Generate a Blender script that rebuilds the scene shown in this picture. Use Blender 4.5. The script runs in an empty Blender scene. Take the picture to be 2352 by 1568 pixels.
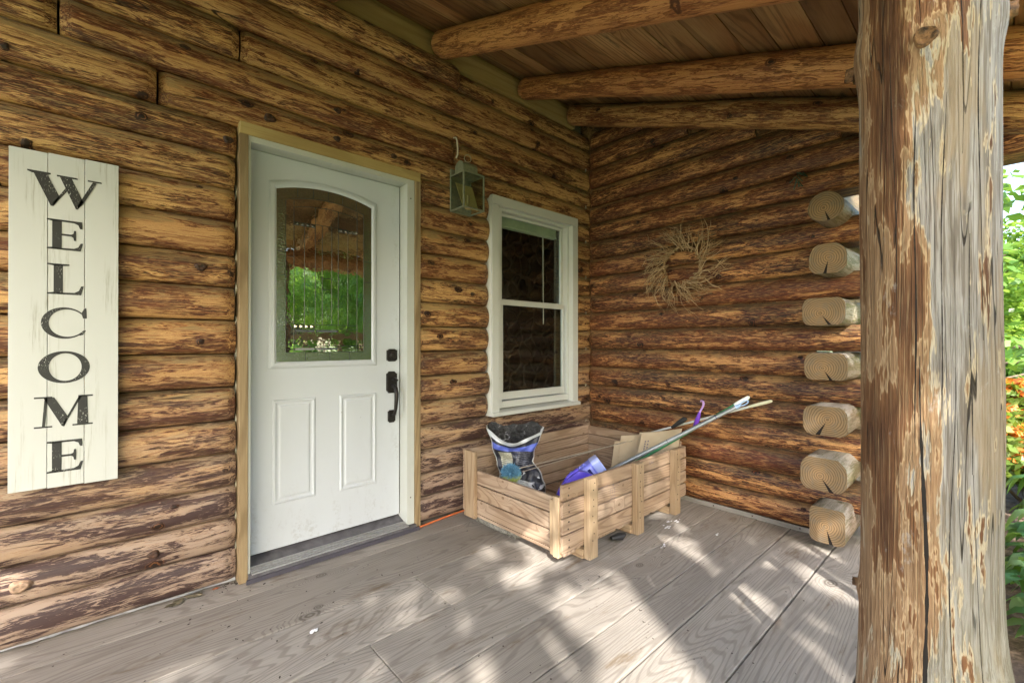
import bpy, bmesh, math, random
import numpy as np
from mathutils import Vector, Matrix
R = math.radians
PI = math.pi
sc = bpy.context.scene
col = sc.collection

# ------------------------------------------------------------------ camera
cam_d = bpy.data.cameras.new('camera'); cam = bpy.data.objects.new('camera', cam_d); col.objects.link(cam)
cam.location = (-3.1326, -2.4407, 1.1453)
cam.rotation_euler = (R(90.18), 0, R(47.62 - 90))
cam_d.sensor_width = 36; cam_d.lens = 1022.2 / 2352 * 36
cam_d.clip_start = 0.03; cam_d.clip_end = 500
sc.camera = cam
# ------------------------------------------------------------------ light
SUN_AZ, SUN_EL = 231.7, 38.0          # azimuth (from +x, counter-clockwise) and height of the sun
S = Vector((math.cos(R(SUN_AZ)) * math.cos(R(SUN_EL)), math.sin(R(SUN_AZ)) * math.cos(R(SUN_EL)), math.sin(R(SUN_EL))))
w = bpy.data.worlds.new('World'); sc.world = w; w.use_nodes = True
nt = w.node_tree; bg = nt.nodes['Background']
sky = nt.nodes.new('ShaderNodeTexSky'); sky.sky_type = 'NISHITA'; sky.sun_disc = False
sky.sun_elevation = R(SUN_EL); sky.sun_rotation = R(90 - SUN_AZ); sky.air_density = 1.0; sky.dust_density = 3.0; sky.ozone_density = 1.0
nt.links.new(sky.outputs[0], bg.inputs[0]); bg.inputs[1].default_value = 0.15
sd = bpy.data.lights.new('sun', 'SUN'); sd.energy = 2.0; sd.angle = R(0.5); sd.color = (1, 0.965, 0.91)
so = bpy.data.objects.new('sun', sd); col.objects.link(so)
so.rotation_euler = (-S).to_track_quat('-Z', 'Y').to_euler(); so.location = (-6, -8, 9)
sc.view_settings.view_transform = 'Standard'; sc.view_settings.look = 'None'
sc.view_settings.gamma = 1; sc.view_settings.use_curve_mapping = False
sc.view_settings.exposure = 2.84
sc.render.engine = 'CYCLES'
sc.cycles.max_bounces = 8; sc.cycles.diffuse_bounces = 5

# ------------------------------------------------------------------ node helper
class NB:
    def __init__(s, name):
        s.m = bpy.data.materials.new(name); s.m.use_nodes = True
        s.t = s.m.node_tree; s.b = s.t.nodes['Principled BSDF']; s.out = s.t.nodes['Material Output']
    def n(s, typ, **kw):
        nd = s.t.nodes.new(typ)
        for k, v in kw.items(): setattr(nd, k, v)
        return nd
    def put(s, nd, i, v):
        sock = nd.inputs[i]
        if isinstance(v, bpy.types.NodeSocket): s.t.links.new(v, sock)
        elif v is not None:
            if hasattr(sock.default_value, '__len__') and not hasattr(v, '__len__'): v = (v,) * len(sock.default_value)
            if hasattr(v, '__len__') and len(v) == 3 and len(sock.default_value) == 4: v = (*v, 1)
            sock.default_value = v
    def math(s, op, a, b=None, c=None, clamp=False):
        nd = s.n('ShaderNodeMath', operation=op, use_clamp=clamp); s.put(nd, 0, a)
        if b is not None: s.put(nd, 1, b)
        if c is not None: s.put(nd, 2, c)
        return nd.outputs[0]
    def vm(s, op, a, b=None):
        nd = s.n('ShaderNodeVectorMath', operation=op); s.put(nd, 0, a)
        if b is not None: s.put(nd, 1, b)
        return nd.outputs['Value'] if op in ('LENGTH', 'DISTANCE', 'DOT_PRODUCT') else nd.outputs[0]
    def coord(s, which='Object'): return s.n('ShaderNodeTexCoord').outputs[which]
    def rnd(s): return s.n('ShaderNodeObjectInfo').outputs['Random']
    def sep(s, v): nd = s.n('ShaderNodeSeparateXYZ'); s.put(nd, 0, v); return nd.outputs
    def comb(s, x, y, z):
        nd = s.n('ShaderNodeCombineXYZ'); s.put(nd, 0, x); s.put(nd, 1, y); s.put(nd, 2, z); return nd.outputs[0]
    def noise(s, v, scale=1, detail=2, rough=.5, dist=0, out=0):
        nd = s.n('ShaderNodeTexNoise'); s.put(nd, 'Vector', v); s.put(nd, 'Scale', scale); s.put(nd, 'Detail', detail)
        s.put(nd, 'Roughness', rough); s.put(nd, 'Distortion', dist); return nd.outputs[out]
    def vor(s, v, scale=1, feature='F1', dims='3D', out='Distance', rand=1):
        nd = s.n('ShaderNodeTexVoronoi', feature=feature, voronoi_dimensions=dims)
        s.put(nd, 'Vector', v); s.put(nd, 'Scale', scale); s.put(nd, 'Randomness', rand); return nd.outputs[out]
    def ramp(s, f, stops, interp='LINEAR'):
        nd = s.n('ShaderNodeValToRGB'); cr = nd.color_ramp; cr.interpolation = interp
        while len(cr.elements) < len(stops): cr.elements.new(0.5)
        for e, (p, c) in zip(cr.elements, stops):
            e.position = p; e.color = (*c, 1) if hasattr(c, '__len__') else (c, c, c, 1)
        s.put(nd, 0, f); return nd.outputs[0]
    def sm(s, v, a, b):
        nd = s.n('ShaderNodeMapRange', interpolation_type='SMOOTHSTEP'); s.put(nd, 0, v); s.put(nd, 1, a); s.put(nd, 2, b); return nd.outputs[0]
    def mix(s, f, a, b, mode='MIX'):
        nd = s.n('ShaderNodeMix', data_type='RGBA', blend_type=mode); s.put(nd, 0, f)
        s.put(nd, 6, a); s.put(nd, 7, b); return nd.outputs[2]
    def bump(s, h, strength=.3, dist=.01):
        nd = s.n('ShaderNodeBump'); s.put(nd, 'Strength', strength); s.put(nd, 'Distance', dist); s.put(nd, 'Height', h)
        return nd.outputs[0]
    def done(s, color=None, rough=.6, normal=None, metal=0, spec=.5, **kw):
        s.put(s.b, 'Base Color', color); s.put(s.b, 'Roughness', rough); s.put(s.b, 'Metallic', metal)
        s.put(s.b, 'Specular IOR Level', spec)
        if normal is not None: s.t.links.new(normal, s.b.inputs['Normal'])
        for k, v in kw.items(): s.put(s.b, k, v)
        return s.m

def simple(name, c, rough=.5, metal=0, spec=.5, var=.12, nscale=12, bump=0.0, bscale=60, **kw):
    b = NB(name); co = b.coord()
    f = b.noise(co, nscale, 4, .6)
    c1 = tuple(x * (1 - var) for x in c); c2 = tuple(min(1, x * (1 + var)) for x in c)
    colr = b.ramp(f, [(.3, c1), (.7, c2)])
    nrm = b.bump(b.noise(co, bscale, 3, .6), bump, .004) if bump else None
    return b.done(colr, rough, nrm, metal, spec, **kw)

def knots(b, u, v, su, sv, size, keep=.5, rv=None):
    """2D scattered knots: returns (distance in knot radii, exists mask)"""
    p = b.comb(b.math('MULTIPLY', u, su), b.math('MULTIPLY', v, sv), 0)
    nd = b.n('ShaderNodeTexVoronoi', feature='F1', voronoi_dimensions='2D'); b.put(nd, 'Vector', p); b.put(nd, 'Scale', 1)
    d = b.sep(b.vm('SUBTRACT', p, nd.outputs['Position']))
    dx = b.math('DIVIDE', d[0], su * size * 1.5); dy = b.math('DIVIDE', d[1], sv * size)
    r = b.math('SQRT', b.math('ADD', b.math('MULTIPLY', dx, dx), b.math('MULTIPLY', dy, dy)))
    c = b.sep(nd.outputs['Color'])
    ex = b.math('LESS_THAN', c[0], keep)
    rs = b.math('MULTIPLY_ADD', c[1], .9, .65)
    r = b.math('DIVIDE', r, rs)
    return r, ex

def log_mat(name, light, tan, mid, dark, lo=0.40, top=(.13, .12, .06), topamt=.55, patch_scale=1.0, knotkeep=.5, pale=None, patchdark=1.0):
    b = NB(name); co = b.coord(); rv = b.rnd()
    off = b.comb(b.math('MULTIPLY', rv, 37.1), b.math('MULTIPLY', rv, 11.3), b.math('MULTIPLY', rv, 53.7))
    s = b.sep(co)
    x, y, z = s[0], s[1], s[2]
    v = b.math('MULTIPLY_ADD', y, .6, z)
    kw_ = b.sep(b.noise(b.vm('ADD', co, off), 38, 3, .6, out=1))
    kx = b.math('MULTIPLY_ADD', b.math('SUBTRACT', kw_[0], .5), .022, x); kv = b.math('MULTIPLY_ADD', b.math('SUBTRACT', kw_[1], .5), .016, v)
    kr, kex = knots(b, b.math('ADD', kx, b.math('MULTIPLY', rv, 17.0)), b.math('ADD', kv, b.math('MULTIPLY', rv, 3.0)), 1.9, 8.0, .011, knotkeep)
    kf = b.math('MULTIPLY', b.math('EXPONENT', b.math('MULTIPLY', b.math('MULTIPLY', kr, kr), -.16)), kex)
    p = b.vm('ADD', b.vm('MULTIPLY', co, (1.0, 7.8, 7.8)), off)
    wob = b.noise(p, 3.2, 2, .5, out=1)
    pw = b.vm('ADD', p, b.vm('MULTIPLY', b.vm('SUBTRACT', wob, (.5, .5, .5)), (.30, .5, .5)))
    n1 = b.noise(pw, 2.3 * patch_scale, 3, .5)
    pm_ = b.vm('ADD', b.vm('MULTIPLY', pw, (1, .95, .95)), b.vm('MULTIPLY', b.vm('SUBTRACT', b.noise(p, 9, 2, .5, out=1), (.5, .5, .5)), (.06, .10, .10)))
    n2 = b.noise(pm_, 6.2 * patch_scale, 5, .62)
    n3 = b.noise(b.vm('MULTIPLY', pw, (1.0, 1.7, 1.7)), 21 * patch_scale, 3, .6)
    F = b.math('ADD', b.math('MULTIPLY_ADD', n1, .40, b.math('MULTIPLY', n2, .46)), b.math('MULTIPLY_ADD', n3, .36, -.11))
    F = b.math('MULTIPLY_ADD', b.math('SUBTRACT', F, .49), 2.1, .49)
    F = b.math('ADD', F, b.math('MULTIPLY', kf, -.12))
    fine = b.noise(b.vm('MULTIPLY', b.vm('ADD', co, off), (5, 130, 130)), 1, 3, .6)
    fine2 = b.noise(b.vm('MULTIPLY', b.vm('ADD', co, off), (22, 300, 300)), 1, 2, .6)
    L = b.math('MULTIPLY_ADD', b.math('SUBTRACT', b.math('FRACT', b.math('MULTIPLY', rv, 7.3)), .5), .085, F)
    c = b.ramp(L, [(lo - .06, dark), (lo - .010, tuple(.65 * a + .35 * q for a, q in zip(dark, mid))), (lo + .000, mid), (lo + .022, tuple(.6 * a + .4 * q for a, q in zip(mid, tan))), (lo + .028, light), (lo + .038, tan), (lo + .072, tan), (lo + .080, light), (lo + .16, tuple(.6 * a + .4 * q for a, q in zip(light, tan)))])
    # flowing rings that follow the edges of the peeled patches
    cont = b.math('SINE', b.math('MULTIPLY', F, 120.0))
    c = b.mix(b.math('MULTIPLY', b.sm(cont, .3, .9), .5), c, mid)
    c = b.mix(b.math('MULTIPLY', b.sm(fine, .50, .60), .6), c, mid)
    c = b.mix(b.math('MULTIPLY', b.sm(fine2, .5, .62), .36), c, light)
    big = b.noise(b.vm('ADD', b.vm('MULTIPLY', co, (.7, 2, 2)), off), 1.3, 2, .5)
    c = b.mix(b.math('MULTIPLY', b.sm(big, .40, .62), .55), c, b.mix(.5, c, (.20, .050, .018)))
    # separate tint mixed in on the upper flank of every log
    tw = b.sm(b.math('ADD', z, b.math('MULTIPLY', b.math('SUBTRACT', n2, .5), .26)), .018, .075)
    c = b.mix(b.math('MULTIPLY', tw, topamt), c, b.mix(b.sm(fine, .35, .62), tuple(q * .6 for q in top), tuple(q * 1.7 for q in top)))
    if pale:  # greyer towards the floor: the colour cast of the light, painted by height
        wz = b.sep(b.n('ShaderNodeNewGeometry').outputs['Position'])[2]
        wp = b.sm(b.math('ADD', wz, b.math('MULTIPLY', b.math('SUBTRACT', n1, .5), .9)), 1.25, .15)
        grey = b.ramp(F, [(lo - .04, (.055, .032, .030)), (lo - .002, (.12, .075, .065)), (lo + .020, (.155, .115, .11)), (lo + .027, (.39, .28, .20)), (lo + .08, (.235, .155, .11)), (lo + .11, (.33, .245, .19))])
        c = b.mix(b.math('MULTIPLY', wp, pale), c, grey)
    # knots
    rings = b.math('MULTIPLY', b.sm(b.math('SINE', b.math('MULTIPLY', kr, 11)), -.2, .8), b.sm(kw_[2], .4, .6))
    kc = b.mix(rings, tuple(q * .8 for q in dark), tuple(.45 * q + .3 * a_ for q, a_ in zip(tan, mid)))
    kc = b.mix(b.sm(kr, .75, .35), kc, (.02, .010, .006))
    c = b.mix(b.math('MULTIPLY', b.sm(b.math('MULTIPLY_ADD', kw_[2], .8, kr), 1.9, 1.45), kex), c, kc)
    # drying checks
    ck = b.noise(b.vm('ADD', b.vm('MULTIPLY', co, (.9, 14, 14)), off), 1, 1, .3)
    line = b.sm(b.math('ABSOLUTE', b.math('SUBTRACT', ck, .5)), .0045, .0015)
    gate = b.sm(b.noise(b.vm('ADD', b.vm('MULTIPLY', co, (1.2, 4, 4)), off), 1, 1), .56, .62)
    lm = b.math('MULTIPLY', line, gate)
    c = b.mix(b.math('MULTIPLY', lm, .85), c, (.02, .01, .006))
    h = b.math('ADD', b.math('MULTIPLY', b.sm(F, lo + .03, lo + .0), .55), b.math('MULTIPLY', fine, .35))
    h = b.math('ADD', h, b.math('MULTIPLY', b.sm(kr, 1.6, .4), b.math('MULTIPLY', kex, .8)))
    h = b.math('SUBTRACT', h, b.math('MULTIPLY', lm, 1.5))
    nrm = b.bump(h, .8, .007)
    rough = b.math('MULTIPLY_ADD', fine, .30, .36)
    return b.done(c, rough, nrm, spec=.4)

def plank_mat(name, base, light, dark, freq=15, amp=1.0, linemix=.35, knotkeep=.45, stain=(.08, .05, .03), stainamt=.3, rough=.7, su=.9, sv=4.5, ksize=.016, v='y', speck=0, bumpk=.25, bvar=.25):
    """sawn board: grain lines are the contours of a stretched field with peaks at the knots"""
    b = NB(name); co = b.coord(); rv = b.rnd(); s = b.sep(co)
    off = b.comb(b.math('MULTIPLY', rv, 61.0), b.math('MULTIPLY', rv, 23.0), b.math('MULTIPLY', rv, 41.0))
    u = s[0]; vv = s[{'y': 1, 'z': 2}[v]] if v in ('y', 'z') else b.math('ADD', s[1], s[2])
    uo = b.math('ADD', u, b.math('MULTIPLY', rv, 19.0)); vo = b.math('ADD', vv, b.math('MULTIPLY', rv, 7.0))
    kr, kex = knots(b, uo, vo, su, sv, ksize, knotkeep)
    kf = b.math('MULTIPLY', b.math('EXPONENT', b.math('MULTIPLY', b.math('MULTIPLY', kr, kr), -.10)), kex)
    F = b.noise(b.vm('ADD', b.vm('MULTIPLY', co, (.30, 3.0, 3.0)), off), 1.0, 2.5, .45)
    F = b.math('ADD', F, b.math('MULTIPLY', kf, .16))
    F = b.math('MULTIPLY', F, amp)
    ln = b.math('SINE', b.math('MULTIPLY', F, freq * 6.283))
    lines = b.sm(ln, .1, .95)
    fine = b.noise(b.vm('MULTIPLY', b.vm('ADD', co, off), (6, 170, 170)), 1, 3, .6)
    broad = b.noise(b.vm('ADD', b.vm('MULTIPLY', co, (.8, 2.2, 2.2)), off), 1.8, 4, .6)
    c = b.mix(b.sm(broad, .3, .7), base, light)
    c = b.mix(b.math('MULTIPLY', rv, bvar), c, dark)
    c = b.mix(b.math('MULTIPLY', lines, linemix), c, dark)
    c = b.mix(b.math('MULTIPLY', b.sm(fine, .42, .75), .35), c, dark)
    st = b.noise(b.vm('ADD', b.vm('MULTIPLY', co, (1.6, 5.5, 5.5)), off), 1.6, 5, .7)
    c = b.mix(b.math('MULTIPLY', b.sm(st, .56, .74), stainamt), c, stain)
    kin = b.math('MULTIPLY', b.sm(kr, 1.25, .8), kex)
    kcol = b.mix(b.sm(b.math('SINE', b.math('MULTIPLY', kr, 14)), -.5, .9), tuple(q * .8 for q in dark), tuple(.55 * a + .45 * q for a, q in zip(base, dark)))
    c = b.mix(b.math('MULTIPLY', kin, .8), c, kcol)
    if speck:
        sp = b.vor(b.vm('MULTIPLY', co, (1, 1.6, 1.6)), 26, out='Distance')
        pr = b.noise(co, 9, 2)
        m = b.math('MULTIPLY', b.sm(sp, .13, .06), b.sm(pr, .55, .62))
        c = b.mix(b.math('MULTIPLY', m, speck), c, (.04, .03, .025))
    nrm = b.bump(b.math('ADD', b.math('MULTIPLY', lines, -.5), b.math('MULTIPLY', fine, .6)), bumpk, .003)
    return b.done(c, rough, nrm, spec=.3)

def endgrain_mat(name, a, d, weather):
    b = NB(name); co = b.coord(); rv = b.rnd(); s = b.sep(co)
    y = b.math('ADD', s[1], b.math('MULTIPLY_ADD', rv, .03, -.015)); z = b.math('ADD', s[2], b.math('MULTIPLY_ADD', rv, -.02, .01))
    r = b.math('SQRT', b.math('ADD', b.math('MULTIPLY', y, y), b.math('MULTIPLY', z, z)))
    off = b.comb(0, b.math('MULTIPLY', rv, 20), b.math('MULTIPLY', rv, 9))
    wv = b.noise(b.vm('ADD', co, off), 14, 2)
    rr = b.math('MULTIPLY_ADD', wv, .018, r)
    ln = b.sm(b.math('SINE', b.math('MULTIPLY', rr, 560)), -.3, .9)
    c = b.mix(b.sm(r, .015, .085), a, d)
    c = b.mix(b.math('MULTIPLY', ln, .7), c, tuple(q * .38 for q in d))
    n = b.noise(b.vm('ADD', co, off), 30, 4, .65)
    c = b.mix(b.math('MULTIPLY', b.sm(n, .45, .7), .55), c, weather)
    ang = b.math('ARCTAN2', z, y)
    # one wide radial check and a few hairline ones
    t0 = b.math('MULTIPLY_ADD', rv, 1.2, -2.2)
    da = b.math('ABSOLUTE', b.math('SUBTRACT', ang, t0))
    wide = b.math('MULTIPLY', b.sm(b.math('SUBTRACT', b.math('MULTIPLY', da, r), b.math('MULTIPLY', b.math('MAXIMUM', b.math('SUBTRACT', r, .02), 0), .11)), .0012, .0), b.sm(r, .016, .022))
    hair = b.sm(b.math('MULTIPLY', b.math('ABSOLUTE', b.math('SINE', b.math('MULTIPLY_ADD', ang, 3.5, b.math('MULTIPLY', rv, 9)))), r), .0016, .0006)
    hair = b.math('MULTIPLY', hair, b.sm(b.noise(b.vm('ADD', co, off), 22, 1), .5, .56))
    c = b.mix(wide, c, (.012, .008, .006)); c = b.mix(b.math('MULTIPLY', hair, .7), c, (.03, .02, .012))
    return b.done(c, .75, b.bump(b.math('SUBTRACT', b.math('MULTIPLY', ln, .4), b.math('MULTIPLY', wide, 3)), .4, .004), spec=.25)

# ------------------------------------------------------------------ materials
M = {}
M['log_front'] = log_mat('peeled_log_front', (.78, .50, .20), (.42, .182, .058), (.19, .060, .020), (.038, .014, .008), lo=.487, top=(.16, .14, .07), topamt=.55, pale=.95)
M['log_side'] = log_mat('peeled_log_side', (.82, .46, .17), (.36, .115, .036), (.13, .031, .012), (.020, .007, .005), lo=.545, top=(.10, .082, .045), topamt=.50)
M['rafter'] = log_mat('rafter_log', (.68, .36, .14), (.52, .22, .072), (.30, .105, .034), (.12, .04, .015), lo=.435, topamt=0, patch_scale=1.3, knotkeep=.8)
M['log_end_side'] = log_mat('weathered_log', (.36, .32, .26), (.28, .24, .17), (.18, .15, .09), (.13, .125, .04), lo=.45, top=(.30, .29, .27), topamt=.35)
M['end_grain'] = endgrain_mat('sawn_log_end', (.33, .205, .10), (.245, .165, .09), (.16, .135, .10))
M['end_dark'] = endgrain_mat('dark_log_end', (.16, .08, .03), (.12, .06, .025), (.08, .06, .04))
M['deck'] = plank_mat('weathered_deck', (.30, .27, .235), (.40, .36, .31), (.12, .098, .078), freq=60, linemix=.38, ksize=.022, knotkeep=.35, stain=(.14, .095, .055), stainamt=.8, bvar=.35, speck=.7, bumpk=.3)
M['ceiling'] = plank_mat('ceiling_board', (.38, .18, .068), (.56, .36, .17), (.07, .028, .012), freq=22, linemix=.45, stain=(.045, .032, .022), stainamt=.85, v='y', rough=.6, bvar=.75)
M['plate'] = plank_mat('yellow_pine', (.41, .30, .115), (.50, .38, .165), (.25, .15, .05), freq=12, linemix=.35, v='z', stain=(.25, .14, .04), stainamt=.35, ksize=.012, rough=.6)
M['plate_v'] = plank_mat('yellow_pine_upright', (.29, .205, .105), (.37, .275, .155), (.13, .08, .035), freq=22, linemix=.4, v='yz', stain=(.22, .15, .08), stainamt=.4, ksize=.01)
M['crate'] = plank_mat('crate_slat', (.38, .265, .17), (.49, .37, .27), (.14, .08, .045), freq=34, linemix=.45, v='yz', stain=(.24, .12, .06), stainamt=.45, ksize=.006, sv=9, su=2.2)
M['crate_leg'] = plank_mat('crate_batten', (.38, .265, .155), (.50, .38, .245), (.14, .08, .04), freq=34, linemix=.35, v='yz', stain=(.30, .15, .07), stainamt=.35, ksize=.006, sv=9)

def white_paint(name, c, rough=.35, grime=.3, wear=.0, vertical=True, scuff=False):
    b = NB(name); co = b.coord('Object')
    n = b.noise(b.vm('MULTIPLY', co, (2, 2, 1.2) if vertical else (1.2, 2, 2)), 2.2, 4, .6)
    c1 = b.mix(b.math('MULTIPLY', b.sm(n, .45, .8), grime), c, tuple(q * .82 for q in c))
    sp = b.vor(b.vm('ADD', co, b.vm('MULTIPLY', b.noise(co, 30, 2, out=1), (.01, .01, .01))), 13)
    g = b.sm(b.noise(co, 6, 2), .56, .64)
    c1 = b.mix(b.math('MULTIPLY', b.math('MULTIPLY', b.sm(sp, .075, .04), g), .5), c1, (.25, .23, .2))
    if scuff:
        q = b.sep(co); low = b.sm(q[2], .55, .08); lat = b.sm(b.math('ABSOLUTE', b.math('ADD', q[0], 1.80)), .06, .0)
        s1 = b.noise(b.vm('MULTIPLY', co, (14, 14, 5)), 1, 5, .75); s2 = b.noise(co, 70, 3, .6)
        m_ = b.math('MULTIPLY', b.math('ADD', b.math('MULTIPLY', low, .8), b.math('MULTIPLY', lat, .6)), b.math('MULTIPLY', b.sm(s1, .48, .68), b.sm(s2, .42, .6)))
        c1 = b.mix(b.math('MULTIPLY', m_, .55), c1, (.30, .29, .27))
    if wear:
        co2 = b.vm('ADD', co, b.comb(b.math('MULTIPLY', b.rnd(), 5), 0, 0)); st = b.noise(b.vm('MULTIPLY', co2, (4, 110, 110)), 1, 4, .75); blob = b.noise(b.vm('MULTIPLY', co2, (2.6, 14, 14)), 1, 2)
        c1 = b.mix(b.math('MULTIPLY', b.math('MULTIPLY', b.sm(st, .48, .7), b.sm(blob, .52, .64)), wear), c1, (.26, .25, .17))
    nrm = b.bump(b.noise(b.vm('MULTIPLY', co, (1, 1, .2)), 90, 3, .6), .06, .002)
    return b.done(c1, rough, nrm, spec=.4)
M['door'] = white_paint('door_paint', (.52, .55, .575), .42, .2, scuff=True)
M['frame'] = white_paint('frame_paint', (.50, .515, .47), .45, .5)
M['casing'] = white_paint('casing_paint', (.60, .61, .57), .4, .3)
M['sign'] = white_paint('sign_paint', (.56, .57, .54), .5, .15, wear=.75, vertical=False)

b = NB('sign_letter'); co = b.coord()
sp = b.noise(b.vm('MULTIPLY', co, (420, 420, 90)), 1, 2, .7); gt = b.noise(co, 16, 2)
k = b.math('MULTIPLY', b.sm(sp, .60, .68), b.sm(gt, .47, .60))
M['letter'] = b.done(b.mix(k, (.022, .022, .020), (.62, .62, .56)), .55)

def metal_mat(name, c, rough, metal=1.0, grimes=.35, gc=None):
    b = NB(name); co = b.coord(); n = b.noise(co, 45, 4, .65)
    colr = b.mix(b.math('MULTIPLY', b.sm(n, .4, .75), grimes), c, gc or tuple(q * .5 for q in c))
    return b.done(colr, b.math('MULTIPLY_ADD', n, .25, rough), None, metal)
M['bronze'] = metal_mat('dark_bronze', (.03, .026, .024), .32, .6)
M['verdigris'] = metal_mat('aged_brass', (.25, .26, .175), .5, .25, .7, (.13, .155, .11))
M['brass'] = metal_mat('dull_brass_plate', (.62, .50, .20), .42, .25, .35, (.45, .38, .16))
M['alum'] = metal_mat('aluminium', (.55, .53, .52), .35, .9)
M['sill_dark'] = simple('dark_sill', (.10, .095, .10), .6, var=.4, nscale=20)
M['dark_gap'] = simple('black_rubber', (.02, .02, .02), .7)
M['lead'] = metal_mat('lead_came', (.06, .06, .055), .35, .8)
M['nail'] = metal_mat('rusty_nail', (.07, .05, .04), .5, .6)
M['caulk'] = simple('white_caulk', (.38, .36, .27), .5, var=.2, nscale=20, bump=.4, bscale=40)
M['flash'] = simple('weathered_flashing', (.50, .50, .52), .5, var=.35, nscale=14, bump=.5, bscale=25)
M['flash_side'] = plank_mat('grey_trim', (.22, .20, .17), (.32, .29, .25), (.12, .10, .08), v='yz')
M['cord_white'] = simple('white_cord', (.72, .64, .52), .5)
M['orange'] = simple('orange_cord', (.62, .17, .05), .5)
M['green_cord'] = simple('dark_green_cord', (.02, .07, .04), .45)

b = NB('door_glass'); co = b.coord()
g = b.n('ShaderNodeBsdfGlossy'); b.put(g, 'Color', (.80, .86, .80)); b.put(g, 'Roughness', .012)
rip = b.noise(b.vm('MULTIPLY', co, (1, 1, 1)), 26, 2, .5)
x, y, z = b.sep(co)
nm = b.bump(rip, .10, .004); b.t.links.new(nm, g.inputs['Normal'])
d = b.n('ShaderNodeBsdfDiffuse'); b.put(d, 'Color', (.03, .035, .025))
mx = b.n('ShaderNodeMixShader'); b.put(mx, 0, .85); b.t.links.new(d.outputs[0], mx.inputs[1]); b.t.links.new(g.outputs[0], mx.inputs[2])
b.t.links.new(mx.outputs[0], b.out.inputs[0]); M['door_glass'] = b.m
b = NB('textured_glass'); co = b.coord()
g = b.n('ShaderNodeBsdfGlossy'); b.put(g, 'Color', (.62, .66, .60)); b.put(g, 'Roughness', .16); b.t.links.new(b.bump(b.noise(co, 130, 2, .5), .5, .004), g.inputs['Normal'])
d = b.n('ShaderNodeBsdfDiffuse'); b.put(d, 'Color', (.035, .04, .028)); mx = b.n('ShaderNodeMixShader'); b.put(mx, 0, .5); b.t.links.new(d.outputs[0], mx.inputs[1]); b.t.links.new(g.outputs[0], mx.inputs[2]); b.t.links.new(mx.outputs[0], b.out.inputs[0]); M['tex_glass'] = b.m

b = NB('window_glass')
tr = b.n('ShaderNodeBsdfTransparent'); b.put(tr, 'Color', (.82, .86, .84)); g = b.n('ShaderNodeBsdfGlossy'); b.put(g, 'Roughness', .01); b.put(g, 'Color', (1, 1, 1))
mx = b.n('ShaderNodeMixShader'); gn = b.n('ShaderNodeNewGeometry'); csn = b.math('ABSOLUTE', b.vm('DOT_PRODUCT', gn.outputs['Incoming'], gn.outputs['Normal'])); b.t.links.new(b.math('MULTIPLY_ADD', b.math('POWER', b.math('SUBTRACT', 1, csn), 5), .9, .045), mx.inputs[0]); b.t.links.new(tr.outputs[0], mx.inputs[1]); b.t.links.new(g.outputs[0], mx.inputs[2])
b.t.links.new(mx.outputs[0], b.out.inputs[0]); M['glass'] = b.m
M['blind'] = simple('blind_white', (.80, .86, .66), .5)
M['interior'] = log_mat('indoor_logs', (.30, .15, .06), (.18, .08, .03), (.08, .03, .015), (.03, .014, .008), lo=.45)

b = NB('fieldstone'); co = b.coord(); wv = b.vm('ADD', co, b.vm('MULTIPLY', b.noise(co, 5, 2, out=1), (.16, .16, .16)))
e = b.vor(wv, 5.2, 'DISTANCE_TO_EDGE'); cc = b.vor(wv, 5.2, 'F1', out='Color')
st = b.mix(b.noise(co, 20, 4), b.ramp(b.sep(cc)[0], [(0, (.05, .045, .035)), (.5, (.10, .085, .065)), (1, (.15, .12, .09))]), (.04, .035, .03))
M['stone'] = b.done(b.mix(b.sm(e, .03, .11), (.13, .12, .095), st), .8, b.bump(b.sm(e, .03, .16), .8, .04))

# post
b = NB('peeled_post'); co = b.coord(); s = b.sep(co); x, y, z = s[0], s[1], s[2]
ang = b.math('ARCTAN2', y, x)
cs = b.comb(b.math('MULTIPLY', x, 1), y, b.math('MULTIPLY', z, .13))
wob = b.noise(b.vm('MULTIPLY', co, (4, 4, 1.6)), 1, 3, .5, out=1)
pw = b.vm('ADD', co, b.vm('MULTIPLY', b.vm('SUBTRACT', wob, (.5, .5, .5)), (.06, .06, .18)))
pn = b.noise(b.vm('MULTIPLY', pw, (15, 15, 2.6)), 1, 5, .62)
big = b.noise(b.vm('MULTIPLY', co, (4, 4, .9)), 1, 2, .5)
fine = b.noise(b.vm('MULTIPLY', co, (190, 190, 5)), 1, 3, .65)
fine2 = b.noise(b.vm('MULTIPLY', co, (60, 60, 2.2)), 1, 4, .6)
# side of the post that keeps its bark colour: towards the house (direction +y)
side = b.math('ADD', b.math('MULTIPLY', y, 4.6), b.math('MULTIPLY', x, -1.0))
side = b.math('ADD', side, b.math('MULTIPLY', b.math('SUBTRACT', big, .5), 1.2))
bark = b.sm(side, -.75, .62)
lng = b.noise(b.vm('MULTIPLY', pw, (62, 62, 2.6)), 1, 5, .7)
hair = b.noise(b.vm('MULTIPLY', co, (420, 420, 7)), 1, 2, .6)
grey = b.ramp(lng, [(.30, (.14, .115, .095)), (.42, (.21, .185, .16)), (.52, (.275, .25, .23)), (.72, (.34, .32, .305))])
grey = b.mix(b.math('MULTIPLY', b.sm(fine, .50, .58), .75), grey, (.12, .095, .075))
grey = b.mix(b.math('MULTIPLY', b.sm(hair, .52, .66), .4), grey, (.10, .08, .065))
grey = b.mix(b.math('MULTIPLY', b.sm(b.noise(b.vm('MULTIPLY', pw, (11, 11, 1.8)), 1, 4, .6), .50, .60), .55), grey, (.27, .19, .11))
grey = b.mix(b.math('MULTIPLY', b.sm(z, .95, .3), .4), grey, (.26, .23, .13))
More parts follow.
